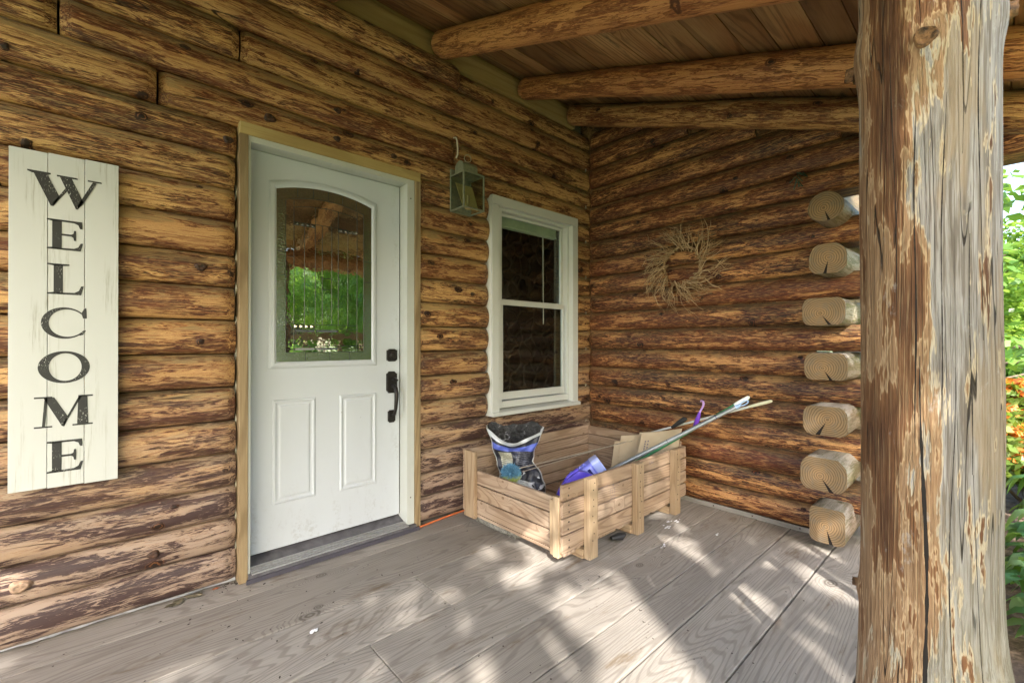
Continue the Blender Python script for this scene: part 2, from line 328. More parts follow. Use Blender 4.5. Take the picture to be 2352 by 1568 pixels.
br = b.ramp(pn, [(.34, (.085, .038, .018)), (.44, (.15, .068, .030)), (.475, (.20, .095, .042)), (.485, (.44, .30, .175)), (.51, (.26, .15, .078)), (.60, (.30, .19, .108)), (.615, (.48, .36, .24)), (.72, (.37, .28, .19))])
br = b.mix(b.math('MULTIPLY', b.sm(fine, .48, .66), .55), br, (.075, .03, .013))
br = b.mix(b.math('MULTIPLY', b.sm(hair, .54, .68), .35), br, (.50, .36, .20))
pm = b.math('ADD', bark, b.math('ADD', b.math('MULTIPLY', b.math('SUBTRACT', .5, pn), 2.9), b.math('MULTIPLY', b.math('SUBTRACT', .5, lng), 1.2)))
c = b.mix(b.sm(pm, .42, .50), grey, br)
c = b.mix(b.math('MULTIPLY', b.math('MULTIPLY', b.sm(pm, .36, .42), b.sm(pm, .50, .44)), .6), c, (.52, .42, .28))
ckn = b.noise(b.comb(b.math('MULTIPLY', ang, 2.6), 0, b.math('MULTIPLY', z, .35)), 1, 1.5, .4)
l1 = b.sm(b.math('ABSOLUTE', b.math('SUBTRACT', b.math('FRACT', b.math('MULTIPLY', ckn, 15.0)), .5)), .036, .014)
gate = b.sm(b.noise(b.comb(b.math('MULTIPLY', ang, 3.0), 4.0, b.math('MULTIPLY', z, 1.3)), 1, 2), .47, .53)
lm = b.math('MULTIPLY', l1, gate)
c = b.mix(b.math('MULTIPLY', lm, .9), c, (.02, .014, .01))
cob = b.noise(b.vm('MULTIPLY', co, (26, 26, 12)), 1, 5, .75)
c = b.mix(b.math('MULTIPLY', b.sm(cob, .62, .74), .35), c, (.50, .50, .49))
h = b.math('ADD', b.math('MULTIPLY', fine2, .7), b.math('MULTIPLY', fine, .5)); h = b.math('SUBTRACT', h, b.math('MULTIPLY', lm, 2.5)); h = b.math('ADD', h, b.math('MULTIPLY', b.sm(pm, .42, .6), .4))
h = b.math('ADD', h, b.math('MULTIPLY', lng, 1.2))
M['post'] = b.done(c, .7, b.bump(h, .9, .006), spec=.25)
M['crack'] = simple('deep_check', (.012, .008, .006), .9)
M['knot'] = simple('rough_knot', (.15, .075, .03), .8, var=.85, nscale=90, bump=1, bscale=120)

def leaf_mat(name, c1, c2, c3):
    b = NB(name); g = b.n('ShaderNodeNewGeometry').outputs['Random Per Island']
    colr = b.ramp(g, [(0, c1), (.5, c2), (1, c3)])
    d = b.n('ShaderNodeBsdfDiffuse'); b.put(d, 'Color', colr); t = b.n('ShaderNodeBsdfTranslucent'); b.put(t, 'Color', b.mix(.55, colr, (.42, .60, .06)))
    gl = b.n('ShaderNodeBsdfGlossy'); b.put(gl, 'Roughness', .4); b.put(gl, 'Color', (.6, .6, .6))
    m1 = b.n('ShaderNodeMixShader'); b.put(m1, 0, .5); b.t.links.new(d.outputs[0], m1.inputs[1]); b.t.links.new(t.outputs[0], m1.inputs[2])
    m2 = b.n('ShaderNodeMixShader'); b.put(m2, 0, .06); b.t.links.new(m1.outputs[0], m2.inputs[1]); b.t.links.new(gl.outputs[0], m2.inputs[2])
    b.t.links.new(m2.outputs[0], b.out.inputs[0]); return b.m
M['leaf'] = leaf_mat('tree_leaf', (.07, .17, .02), (.16, .30, .04), (.32, .45, .08))
M['leaf2'] = leaf_mat('maple_leaf', (.08, .19, .04), (.13, .27, .05), (.22, .36, .08))
M['hosta'] = leaf_mat('hosta_leaf', (.04, .12, .05), (.07, .17, .06), (.20, .30, .12))
M['azalea'] = leaf_mat('azalea_bloom', (.75, .13, .02), (.85, .20, .04), (.90, .32, .10))
M['azleaf'] = leaf_mat('azalea_leaf', (.10, .17, .03), (.16, .24, .05), (.28, .34, .10))
M['bark'] = simple('tree_bark', (.16, .12, .085), .85, var=.5, nscale=18, bump=.8, bscale=30)
b = NB('ground'); co = b.coord('Object')
n = b.noise(co, .6, 4); n2 = b.noise(co, 9, 4, .7)
M['ground'] = b.done(b.mix(b.sm(n2, .35, .65), b.mix(b.sm(n, .4, .6), (.12, .19, .04), (.16, .23, .055)), (.20, .19, .10)), .9)
b = NB('soil'); co = b.coord(); M['soil'] = b.done(b.ramp(b.noise(co, 14, 5, .7), [(.3, (.07, .045, .03)), (.7, (.22, .15, .10))]), .95, b.bump(b.noise(co, 20, 4), .8, .03))

# contents of the crate
M['dustpan'] = simple('violet_plastic', (.075, .045, .50), .32, var=.1, nscale=6)
M['tub'] = simple('lavender_plastic', (.20, .22, .72), .25, var=.12, nscale=5)
M['tub_lid'] = simple('clear_lilac_plastic', (.36, .42, .76), .2, var=.08)
M['label_dark'] = simple('label_ink', (.03, .03, .15), .4)
M['label_light'] = simple('label_lilac', (.33, .36, .80), .35)
M['purple'] = simple('purple_handle', (.17, .05, .50), .28)
M['purple_light'] = simple('pale_purple_hook', (.45, .28, .62), .3)
M['white_pole'] = simple('white_enamel_pole', (.66, .69, .66), .3, var=.06)
M['cream_grip'] = simple('cream_grip', (.72, .70, .50), .35, var=.05)
M['white_grip'] = simple('white_grip', (.74, .80, .74), .3, var=.05)
M['green_pole'] = simple('green_pole', (.035, .22, .09), .3, var=.1)
M['grey_pole'] = metal_mat('grey_pole', (.33, .36, .38), .28, .55, .2)
M['blue_hanger'] = simple('pale_blue_plastic', (.33, .48, .74), .3)
M['rod'] = metal_mat('steel_rod', (.5, .43, .33), .3, .8)
b = NB('cardboard'); co = b.coord(); M['card'] = b.done(b.ramp(b.noise(co, 8, 3), [(.3, (.40, .31, .205)), (.7, (.48, .39, .27))]), .8, spec=.2)
M['card_edge'] = simple('corrugated_edge', (.10, .075, .05), .9, var=.6, nscale=90)
M['ink'] = simple('faded_ink', (.14, .12, .14), .8)
b = NB('fluff'); g = b.n('ShaderNodeNewGeometry').outputs['Random Per Island']; zz = b.sep(b.coord())[2]
M['fluff'] = b.done(b.mix(b.sm(b.math('MULTIPLY_ADD', g, .02, zz), -.02, .008), b.ramp(g, [(0, (.42, .52, .08)), (1, (.60, .62, .20))]), b.ramp(g, [(0, (.06, .20, .33)), (1, (.16, .36, .52))])), .8)
b = NB('black_cloth'); M['black'] = b.done((.02, .02, .02), .6)
b = NB('bag_print'); co = b.coord('UV'); s = b.sep(co); u, v = s[0], s[1]
n = b.noise(b.comb(b.math('MULTIPLY', u, 3), b.math('MULTIPLY', v, 9), 0), 1, 4, .6, 1.5)
c = b.mix(b.sm(n, .53, .56), (.022, .024, .035), (.55, .57, .60))               # torn white flashes, lower half
lowm = b.math('MULTIPLY', b.math('LESS_THAN', v, .50), 1)
c = b.mix(lowm, (.022, .024, .035), c)
rows = b.math('LESS_THAN', b.math('FRACT', b.math('MULTIPLY', v, 42)), .45)      # rows of small print
txt = b.math('MULTIPLY', rows, b.math('GREATER_THAN', b.noise(b.comb(b.math('MULTIPLY', u, 70), b.math('MULTIPLY', v, 42), 0), 1, 1), .44))
inl = b.math('MULTIPLY', b.math('MULTIPLY', b.math('GREATER_THAN', u, .14), b.math('LESS_THAN', u, .44)), b.math('MULTIPLY', b.math('GREATER_THAN', v, .53), b.math('LESS_THAN', v, .76)))
inr = b.math('MULTIPLY', b.math('MULTIPLY', b.math('GREATER_THAN', u, .53), b.math('LESS_THAN', u, .90)), b.math('MULTIPLY', b.math('GREATER_THAN', v, .55), b.math('LESS_THAN', v, .80)))
c = b.mix(inl, c, b.mix(b.math('MULTIPLY', txt, .75), (.42, .41, .31), (.05, .05, .06)))
c = b.mix(b.math('MULTIPLY', inr, b.math('MULTIPLY', txt, .4)), c, (.35, .35, .40))
bl = b.math('MULTIPLY', b.math('GREATER_THAN', b.math('ADD', v, b.math('MULTIPLY', u, .03)), .795), b.math('LESS_THAN', v, .865))
c = b.mix(bl, c, (.10, .14, .52))
c = b.mix(b.math('GREATER_THAN', b.math('ADD', v, b.math('MULTIPLY', b.math('SINE', b.math('MULTIPLY', u, 5)), .02)), .925), c, (.62, .65, .68))
edge = b.math('GREATER_THAN', b.math('ABSOLUTE', b.math('SUBTRACT', u, .5)), .475)
c = b.mix(edge, c, (.62, .63, .62))
M['bag'] = b.done(c, .3, b.bump(b.noise(b.coord(), 28, 3, .6, 1.0), .6, .012), spec=.5)
b = NB('bag_inside'); M['bag_in'] = b.done(b.ramp(b.noise(b.coord(), 22, 4, .7, 1.0), [(.45, (.02, .02, .02)), (.62, (.06, .06, .06)), (.72, (.55, .56, .58))]), .4, b.bump(b.noise(b.coord(), 40, 4, .7), .9, .02))

# ------------------------------------------------------------------ mesh helper
class MB:
    def __init__(s): s.v = []; s.f = []; s.mi = []; s.sm = []; s.uv = {}
    def add(s, vs, fs, mi=0, smooth=False):
        o = len(s.v); s.v += [tuple(p) for p in vs]
        for f in fs: s.f.append([i + o for i in f]); s.mi.append(mi); s.sm.append(smooth)
        return s
    def box(s, x0, x1, y0, y1, z0, z1, mi=0):
        vs = [(x, y, z) for x in (x0, x1) for y in (y0, y1) for z in (z0, z1)]
        return s.add(vs, [(0, 1, 3, 2), (4, 6, 7, 5), (0, 4, 5, 1), (2, 3, 7, 6), (0, 2, 6, 4), (1, 5, 7, 3)], mi)
    def hexa(s, b4, t4, mi=0):
        return s.add(list(b4) + list(t4), [(3, 2, 1, 0), (4, 5, 6, 7), (0, 1, 5, 4), (1, 2, 6, 5), (2, 3, 7, 6), (3, 0, 4, 7)], mi)
    def tube(s, path, r, n=8, mi=0, cap=True, sx=1.0):
        path = [Vector(p) for p in path]; rs = r if hasattr(r, '__len__') else [r] * len(path)
        rings = []; up = None
        for i, p in enumerate(path):
            a = path[max(i - 1, 0)]; c = path[min(i + 1, len(path) - 1)]; t = (c - a).normalized()
            if up is None: up = Vector((0, 0, 1)) if abs(t.z) < .9 else Vector((1, 0, 0))
            x = t.cross(up)
            if x.length < 1e-6: x = t.cross(Vector((1, 0, 0)))
            x.normalize(); y = x.cross(t).normalized(); up = y
            rings.append([p + (x * math.cos(2 * PI * k / n) * sx + y * math.sin(2 * PI * k / n)) * rs[i] for k in range(n)])
        vs = [q for g in rings for q in g]; fs = []
        for i in range(len(path) - 1):
            for k in range(n): fs.append((i * n + k, i * n + (k + 1) % n, (i + 1) * n + (k + 1) % n, (i + 1) * n + k))
        s.add(vs, fs, mi, True)
        if cap:
            o = len(s.v); s.v += [tuple(q) for q in rings[0]] + [tuple(q) for q in rings[-1]]
            s.f.append([o + n - 1 - k for k in range(n)]); s.f.append([o + n + k for k in range(n)]); s.mi += [mi, mi]; s.sm += [False, False]
        return s
    def prism(s, pts, axis, a0, a1, mi=0):
        """polygon in the plane across `axis`, thickness a0..a1"""
        def P(q, a):
            return {'y': (q[0], a, q[1]), 'x': (a, q[0], q[1]), 'z': (q[0], q[1], a)}[axis]
        n = len(pts); vs = [P(q, a0) for q in pts] + [P(q, a1) for q in pts]
        fs = [tuple(range(n))[::-1], tuple(range(n, 2 * n))] + [(i, (i + 1) % n, n + (i + 1) % n, n + i) for i in range(n)]
        return s.add(vs, fs, mi)
    def lathe(s, prof, c, axis='z', n=24, mi=0):
        vs = []; fs = []
        for (r, h) in prof:
            for k in range(n):
                a = 2 * PI * k / n; p = {'z': (r * math.cos(a), r * math.sin(a), h), 'y': (r * math.cos(a), h, r * math.sin(a)), 'x': (h, r * math.cos(a), r * math.sin(a))}[axis]
                vs.append((p[0] + c[0], p[1] + c[1], p[2] + c[2]))
        for i in range(len(prof) - 1):
            for k in range(n): fs.append((i * n + k, i * n + (k + 1) % n, (i + 1) * n + (k + 1) % n, (i + 1) * n + k))
        s.add(vs, fs, mi, True)
        for idx in (0, len(prof) - 1):
            if prof[idx][0] > 1e-5:
                o = len(s.v); s.v += vs[idx * n:(idx + 1) * n]; s.f.append([o + k for k in range(n)]); s.mi.append(mi); s.sm.append(False)
        return s
    def build(s, name, mat, parent=None, loc=(0, 0, 0), rot=(0, 0, 0), bevel=0, fixn=True):
        me = bpy.data.meshes.new(name); me.from_pydata(s.v, [], s.f)
        for m_ in (mat if isinstance(mat, (list, tuple)) else [mat]): me.materials.append(m_)
        me.polygons.foreach_set('material_index', s.mi); me.polygons.foreach_set('use_smooth', s.sm); me.update()
        if fixn:
            bm = bmesh.new(); bm.from_mesh(me); bmesh.ops.recalc_face_normals(bm, faces=bm.faces); bm.to_mesh(me); bm.free()
        o = bpy.data.objects.new(name, me); col.objects.link(o); o.location = loc; o.rotation_euler = rot
        if parent: o.parent = parent
        if bevel:
            md = o.modifiers.new('bevel', 'BEVEL'); md.width = bevel; md.segments = 2; md.limit_method = 'ANGLE'; md.angle_limit = R(40)
            md.harden_normals = False
        return o

def tag(o, label=None, cat=None, group=None, kind=None):
    if label: o['label'] = label
    if cat: o['category'] = cat
    if group: o['group'] = group
    if kind: o['kind'] = kind
    return o
def thing(name, label, cat, loc=(0, 0, 0), rot=(0, 0, 0), group=None):
    o = bpy.data.objects.new(name, None); col.objects.link(o); o.location = loc; o.rotation_euler = rot; o.empty_display_size = .1
    return tag(o, label, cat, group)

def cboard(name, mat, parent, x0, x1, y0, y1, z0, z1, bevel=.002, along='x', seed=0, warp=0.0):
    """box centred on its own origin, local X along the length, so grain follows it"""
    cx, cy, cz = (x0 + x1) / 2, (y0 + y1) / 2, (z0 + z1) / 2; dx, dy, dz = x1 - x0, y1 - y0, z1 - z0
    if along == 'x': L, A, B, rot = dx, dy, dz, (0, 0, 0)
    elif along == 'y': L, A, B, rot = dy, dx, dz, (0, 0, PI / 2)
    else: L, A, B, rot = dz, dy, dx, (0, -PI / 2, 0)
    rg = random.Random(seed + int(abs(cx * 917 + cy * 331 + cz * 77) * 100)); m = MB()
    n = max(1, int(L / .12)) if warp else 1
    vs = []
    for i in range(n + 1):
        t = -L / 2 + L * i / n
        wv = [rg.uniform(-warp, warp) for _ in range(4)] if warp else [0] * 4
        vs += [(t, -A / 2 + wv[0], -B / 2), (t, A / 2 + wv[1], -B / 2), (t, A / 2 + wv[1], B / 2 + wv[2] * .3), (t, -A / 2 + wv[0], B / 2 + wv[3] * .3)]
    fs = [(0, 1, 2, 3), tuple(n * 4 + k for k in (3, 2, 1, 0))]
    for i in range(n):
        for k in range(4): fs.append((i * 4 + k, (i + 1) * 4 + k, (i + 1) * 4 + (k + 1) % 4, i * 4 + (k + 1) % 4))
    m.add(vs, fs)
    return m.build(name, mat, parent, (cx, cy, cz), rot, bevel)

# ------------------------------------------------------------------ logs
def log_mesh(L, hh, rad, seed, ends=(True, True), wav=.004, nk=None, round_all=False, taper=0, step=.035, na=28, chamfer=.012):
    """log with its axis on local X from 0 to L, flattened above and below to half height hh"""
    rg = random.Random(seed); n = max(4, int(L / step)); m = MB()
    ph = [(rg.uniform(1.2, 9), rg.uniform(0, 6.3), rg.choice((1, 2, 3)), rg.uniform(0, 6.3), rg.uniform(.3, 1)) for _ in range(9)]
    kn = [(rg.uniform(0, L), rg.uniform(-PI, PI), rg.uniform(.004, .009), rg.uniform(.016, .028)) for _ in range(nk if nk is not None else int(L * 2.2))]
    rings = []
    for i in range(n + 1):
        x = L * i / n; ring = []
        endd = min(x if ends[0] else 9, (L - x) if ends[1] else 9)
        sh = 1 - .14 * max(0, 1 - endd / .03) ** 2 if chamfer else 1
        for k in range(na):
            a = 2 * PI * k / na
            d = sum(w_ * math.sin(f * x + p1 + q * a + p2) for f, p1, q, p2, w_ in ph) / 5 * wav
            for kx, ka, kh, kw in kn:
                da = (a - ka + PI) % (2 * PI) - PI; q = ((x - kx) ** 2 + (da * rad) ** 2 * 1.4) / kw ** 2
                if q < 6: d += kh * math.exp(-q)
            r = rad * (1 - taper * x / L) + d; yy = r * math.cos(a) * sh; zz = r * math.sin(a) * sh
            if not round_all: zz = max(-hh, min(hh, zz))
            ring.append((x, yy, zz))
        rings.append(ring)
    vs = [p for g in rings for p in g]; fs = []
    for i in range(n):
        for k in range(na): fs.append((i * na + k, (i + 1) * na + k, (i + 1) * na + (k + 1) % na, i * na + (k + 1) % na))
    m.add(vs, fs, 0, True)
    for g in (rings[0], rings[-1]):
        c = (g[0][0], sum(p[1] for p in g) / na, sum(p[2] for p in g) / na); m.add([c] + g, [(0, 1 + k, 1 + (k + 1) % na) for k in range(na)], 1)
    return m

ZC = [0.018, .168, .315, .468, .623, .777, .936, 1.093, 1.252, 1.407, 1.560, 1.722, 1.876, 2.036, 2.184, 2.340, 2.500, 2.672, 2.845, 2.985]
sd_i = [100]
def wall_log(parent, axis, a0, a1, zi, mat, z0=None, z1=None, bulge=0.0, endmat=None, rad=None, name='log', out=0.0, **kw):
    z0 = ZC[zi] if z0 is None else z0; z1 = ZC[zi + 1] if z1 is None else z1
    hh = (z1 - z0) / 2 - .0026; rad = rad or hh * 1.85; sd_i[0] += 1
    rg = random.Random(sd_i[0]); j = rg.uniform(-.006, .006) - out
    m = log_mesh(a1 - a0, hh, rad, sd_i[0], **kw)
    zc = (z0 + z1) / 2
    if axis == 'x': loc = (a0, rad + j, zc); rot = (0, 0, 0)
    else: loc = (rad + j, a1, zc); rot = (0, 0, -PI / 2)
    return m.build(name, [mat, endmat or M['end_dark']], parent, loc, rot, fixn=True)

house = thing('log_wall', 'long wall of peeled brown logs holding the white door and the window', 'log wall', (-2.0, .1, 0))
def Hp(o):  # keep world coordinates while parenting to an empty that is not at the origin
    o.matrix_parent_inverse = o.parent.matrix_world.inverted(); return o
class _P: pass
# parents at non-zero locations need their inverse; do it once at the end
LATE = []
def par(o, p): o.parent = p; LATE.append((o, p)); return o
house.location = (0, 0, 0)
XL, XR = -4.9, .12
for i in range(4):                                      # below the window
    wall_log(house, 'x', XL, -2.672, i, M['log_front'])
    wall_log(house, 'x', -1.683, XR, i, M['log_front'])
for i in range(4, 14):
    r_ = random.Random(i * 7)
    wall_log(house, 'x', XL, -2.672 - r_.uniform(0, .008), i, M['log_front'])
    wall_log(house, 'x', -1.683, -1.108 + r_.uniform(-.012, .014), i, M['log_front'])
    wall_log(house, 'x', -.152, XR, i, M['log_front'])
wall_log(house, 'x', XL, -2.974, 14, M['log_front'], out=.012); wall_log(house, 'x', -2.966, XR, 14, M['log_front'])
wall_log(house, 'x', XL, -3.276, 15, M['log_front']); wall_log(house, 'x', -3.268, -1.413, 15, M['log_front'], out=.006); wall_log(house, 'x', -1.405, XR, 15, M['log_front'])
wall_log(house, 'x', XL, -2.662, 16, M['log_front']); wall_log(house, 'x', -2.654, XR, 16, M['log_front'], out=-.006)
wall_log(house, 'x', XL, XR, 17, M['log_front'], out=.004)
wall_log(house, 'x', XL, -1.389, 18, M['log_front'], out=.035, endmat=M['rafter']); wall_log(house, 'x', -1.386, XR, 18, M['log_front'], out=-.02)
cboard('top_plate', M['plate'], house, XL, -.16, .012, .052, 2.983, 3.118, .002)
cboard('upper_plate', M['plate'], house, XL, .0, .055, .095, 3.119, 3.24, .002)
m = MB(); m.box(XL, .3, .215, .235, 0, 2.18); 
mb = MB(); mb.box(XL, -2.632, .13, .15, 0.0, 3.3); mb.box(-2.632, -1.722, .13, .15, 2.16, 3.3); mb.box(-1.722, -1.0, .20, .22, 0, 3.3); mb.box(-1.0, -.2, .20, .22, 2.18, 3.3); mb.box(-1.0, -.2, .20, .22, 0, .64); mb.box(-.2, .3, .20, .22, 0, 3.3)
mb.build('wall_lining', M['interior'], house)
# flashing strip under the left run
rg = random.Random(5); m = MB(); xs = np.linspace(XL, -2.668, 70); top = [.026 + rg.uniform(-.004, .008) for _ in xs]; bt = [rg.uniform(-.006, .006) for _ in xs]
vs = []; 
for x, t, q in zip(xs, top, bt): vs += [(x, .052 + q, .0025), (x, .070 + q * .5, t), (x, .10, t + .001), (x, .10, .0025)]
fs = []
for i in range(len(xs) - 1):
    for k in range(4): fs.append((i * 4 + k, (i + 1) * 4 + k, (i + 1) * 4 + (k + 1) % 4, i * 4 + (k + 1) % 4))
m.add(vs, fs, 0, True); tag(m.build('flashing', M['flash'], house), 'white flashing strip along the foot of the logs')
# beads of caulk where the logs meet the door trim
rg = random.Random(3)
for xx, sgn in ((-2.667, -1),):
    for i in range(1, 13):
        z = ZC[i]
        m = MB(); m.tube([(xx - .003, .07, z - .028 - rg.uniform(0, .02)), (xx - .001, .045, z - .008), (xx - .001, .040, z + .004), (xx - .001, .055, z + .02 + rg.uniform(0, .02))], [.002, .0045, .004, .002], 6); m.build('caulk', M['caulk'], house)
for i in range(1, 18, 2):
    z = ZC[i]; m = MB(); m.tube([(-.004, .03, z - .03), (-.006, .018, z), (-.004, .03, z + .035)], [.003, .006, .002], 6); m.build('caulk', M['caulk'], house)

def ceil0(y): return 3.157 + .372 * y - .004
def wall_knot(x, z, r, mat, lab=None, pale=False):
    m = MB(); N = 18; rg = random.Random(int(x * -1000)); vs = [(x, -.014 if pale else -.006, z)]
    for j, (q, h) in enumerate(((.35, -.006), (.7, -.013 if pale else -.009), (1, -.006), (1.25, .006))):
        for k in range(N): a = 2 * PI * k / N; w_ = 1 + .12 * math.sin(3 * a + x * 9); vs.append((x + math.cos(a) * r * q * w_ * 1.15, h + rg.uniform(-.001, .001), z + math.sin(a) * r * q * w_ * .85))
    fs = [(0, 1 + k, 1 + (k + 1) % N) for k in range(N)] + [(1 + j * N + k, 1 + (j + 1) * N + k, 1 + (j + 1) * N + (k + 1) % N, 1 + j * N + (k + 1) % N) for j in range(3) for k in range(N)]
    m.add(vs, fs, 0, True); m.build('log_knot', mat, house)
kd = simple('dark_knot', (.055, .024, .011), .6, var=.8, nscale=70, bump=1, bscale=90)
for x, z, r in ((-2.533, 2.262, .020), (-2.199, 2.262, .014), (-2.199, 2.415, .018), (-1.861, 2.262, .014), (-2.815, 1.49, .017), (-1.27, 1.48, .012), (-2.71, 2.10, .016), (-2.72, .55, .010), (-2.98, .24, .016)): wall_knot(x, z, r, kd)
wall_knot(-3.365, .245, .022, simple('pale_knot', (.25, .16, .10), .7, var=.5, nscale=60, bump=.8), pale=True)
# ---- wing: side wall with the wreath, and its crossing logs at the corner
wing = thing('log_side_wall', 'dark brown log side wall with the twig wreath, ending in stacked log ends', 'log wall')
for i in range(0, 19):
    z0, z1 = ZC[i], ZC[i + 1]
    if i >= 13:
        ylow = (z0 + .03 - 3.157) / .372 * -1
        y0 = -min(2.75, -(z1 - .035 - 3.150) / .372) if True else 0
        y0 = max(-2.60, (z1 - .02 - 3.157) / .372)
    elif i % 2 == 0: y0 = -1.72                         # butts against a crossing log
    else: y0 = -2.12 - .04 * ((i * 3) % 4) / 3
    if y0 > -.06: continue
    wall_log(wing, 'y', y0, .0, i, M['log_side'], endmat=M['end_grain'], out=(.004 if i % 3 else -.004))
# crossing logs, their sawn ends facing the door
ends = [(-.20, 1.715, 1.880, .040, .235, 1), (-.235, 1.68, 1.895, .335, .515, 0), (-.22, 1.69, 1.895, .636, .797, 0), (-.225, 1.697, 1.897, .942, 1.088, 0), (-.225, 1.688, 1.888, 1.243, 1.393, 0), (-.20, 1.715, 1.89, 1.528, 1.692, 0), (-.21, 1.712, 1.878, 1.812, 1.978, 2)]
for k, (x0, ya, yb, za, zb, sq) in enumerate(ends):
    hh = (zb - za) / 2; rad = (yb - ya) / 2
    if sq == 1: mm = log_mesh(2.6, hh, rad * 1.42, 900 + k, wav=.006, nk=1, chamfer=0); 
    else: mm = log_mesh(2.6, hh, rad * (1.08 if sq == 0 else 1), 900 + k, wav=.009, nk=2, round_all=(sq == 2), chamfer=0)
    if sq != 2:
        mm.v = [(x, max(-rad, min(rad, y)), z) for x, y, z in mm.v]
    o = mm.build('crossing_log', [M['log_end_side'], M['end_grain']], wing, (x0, -(ya + yb) / 2, (za + zb) / 2))
cboard('base_trim', M['flash_side'], wing, -.016, -.004, -1.70, -.02, .002, .032, .001, along='y')
for y in (-1.62, -1.35, -1.1, -.8):
    m = MB(); m.lathe([(.0, -.0195), (.004, -.019), (.005, -.0165)], (0, y, .018), 'x', 10); m.build('nail', M['nail'], wing)
m = MB(); m.prism([(.12, 0), (-1.69, 0), (-1.69, 2.08), (-2.25, 2.08), (-2.25, ceil0(-2.25)), (.12, ceil0(.12))], 'x', .045, .065); m.build('gable_lining', M['log_side'], wing)
# a back wall of the wing so no sky shows between the crossing logs
m = MB(); m.box(.25, 2.3, -1.75, -1.73, .0, 2.25); m.build('wing_lining', M['interior'], wing)

# ------------------------------------------------------------------ deck
deck = thing('porch_deck', 'weathered grey plank porch floor with dappled sunlight', 'porch floor')
edges = [.16, -.143, -.500, -.822, -1.140, -1.372, -1.567, -1.812, -2.105, -2.44]
joints = {2: [-2.012], 3: [-2.39], 7: [-3.0], 1: [-3.9], 5: [-3.3]}
rg = random.Random(11)
for i in range(len(edges) - 1):
    ya, yb = edges[i + 1], edges[i]
    gap = .0060 if i < 6 else (.0065 if i < 7 else .008)
    xr = .0 if yb > -1.8 else 2.4
    xs = [-5.0] + joints.get(i, []) + [xr]
    for a, c in zip(xs[:-1], xs[1:]):
        cboard('deck_board', M['deck'], deck, a + .001, c - .001, ya + gap / 2, yb - gap / 2, -.04, 0 + rg.uniform(-.0015, 0.0), .0038, warp=.0009, seed=i)
rgn = random.Random(71); cnt = 0
for i in range(len(edges) - 1):
    for xj in (-3.25, -2.65, -2.02, -1.42, -.82, -.25):
        for yj in (edges[i] - .035, edges[i + 1] + .035):
            if yj > .02 or yj < -2.3 or (xj > -1.5 and -.97 < yj): continue
            m = MB(); r = rgn.uniform(.0028, .0042); m.lathe([(r, .0002), (r * .8, .0008), (0, .0009)], (xj + rgn.uniform(-.02, .02), yj + rgn.uniform(-.008, .008), 0), 'z', 8); m.build('nail_head', M['nail'], deck); cnt += 1
m = MB(); m.box(-5.0, 2.4, -2.40, .16, -.20, -.045); m.build('joist_bed', simple('deck_shade', (.05, .04, .035), .9), deck)

# ------------------------------------------------------------------ roof, rafters, beam
roof = thing('porch_roof', 'plank porch ceiling carried on round orange-brown log rafters', 'porch roof')
SL = .372; ca = math.cos(math.atan(SL)); RA = math.atan(SL)
def ceil_z(y): return 3.157 + SL * y
rg = random.Random(21)
y = .09; k = 0
while y > -2.56:
    wd = rg.choice((.125, .14, .15, .17, .185)); y2 = max(y - wd, -2.60)
    m = MB(); Lh = 2.70; g = .0025
    c0 = (-2.3, (y + y2) / 2, ceil_z((y + y2) / 2) + .013)
    hw = (y - y2) / ca / 2 - g
    n = 14; vs = []
    for i in range(n + 1):
        t = -Lh + 2 * Lh * i / n; e1 = rg.uniform(-.0015, .0015); e2 = rg.uniform(-.0015, .0015); s1 = rg.uniform(-.002, .002)
        vs += [(t, -hw + e1, -.0125 + s1), (t, hw + e2, -.0125 + s1), (t, hw + e2, .0125), (t, -hw + e1, .0125)]
    fs = [(0, 1, 2, 3), tuple(n * 4 + q for q in (3, 2, 1, 0))]
    for i in range(n):
        for q in range(4): fs.append((i * 4 + q, (i + 1) * 4 + q, (i + 1) * 4 + (q + 1) % 4, i * 4 + (q + 1) % 4))
    m.add(vs, fs); m.build('ceiling_board', M['ceiling'], roof, c0, (RA, 0, 0)); y = y2; k += 1
m = MB(); yy0, yy1 = .3, -2.61
m.hexa([(-5, yy1, ceil_z(yy1) + .035), (.43, yy1, ceil_z(yy1) + .035), (.43, yy0, ceil_z(yy0) + .035), (-5, yy0, ceil_z(yy0) + .035)],
       [(-5, yy1, ceil_z(yy1) + .06), (.43, yy1, ceil_z(yy1) + .06), (.43, yy0, ceil_z(yy0) + .06), (-5, yy0, ceil_z(yy0) + .06)])
mr = MB(); mr.hexa([(.402, yy1, ceil_z(yy1) - .05), (.425, yy1, ceil_z(yy1) - .05), (.425, yy0, ceil_z(yy0) - .05), (.402, yy0, ceil_z(yy0) - .05)], [(.402, yy1, ceil_z(yy1) + .033), (.425, yy1, ceil_z(yy1) + .033), (.425, yy0, ceil_z(yy0) + .033), (.402, yy0, ceil_z(yy0) + .033)]); mr.build('rake_board', M['ceiling'], roof)
m.build('roof_covering', simple('dark_roofing', (.05, .05, .05), .9), roof)
for j, (x, rr) in enumerate(((-4.4, .078), (-3.69, .075), (-2.97, .08), (-2.26, .078), (-1.545, .080), (-.80, .076), (-.235, .082))):
    L = 2.60 / ca; mm = log_mesh(L, 1, rr, 300 + j, wav=.009, round_all=True, nk=16, taper=-.12 if j < 6 else -.05, step=.03)
    y0 = -.02
    o = mm.build('rafter', [M['rafter'] if j != 6 else M['log_front'], M['end_grain']], roof, (x, y0, ceil_z(y0) - (rr + .006) / ca))
    # local X (length) points along -Y and down
    o.rotation_euler = Matrix(((0, 1, 0), (-ca, 0, math.sin(RA)), (-math.sin(RA), 0, -ca))).to_4x4().to_euler() if False else (0, RA, -PI / 2)
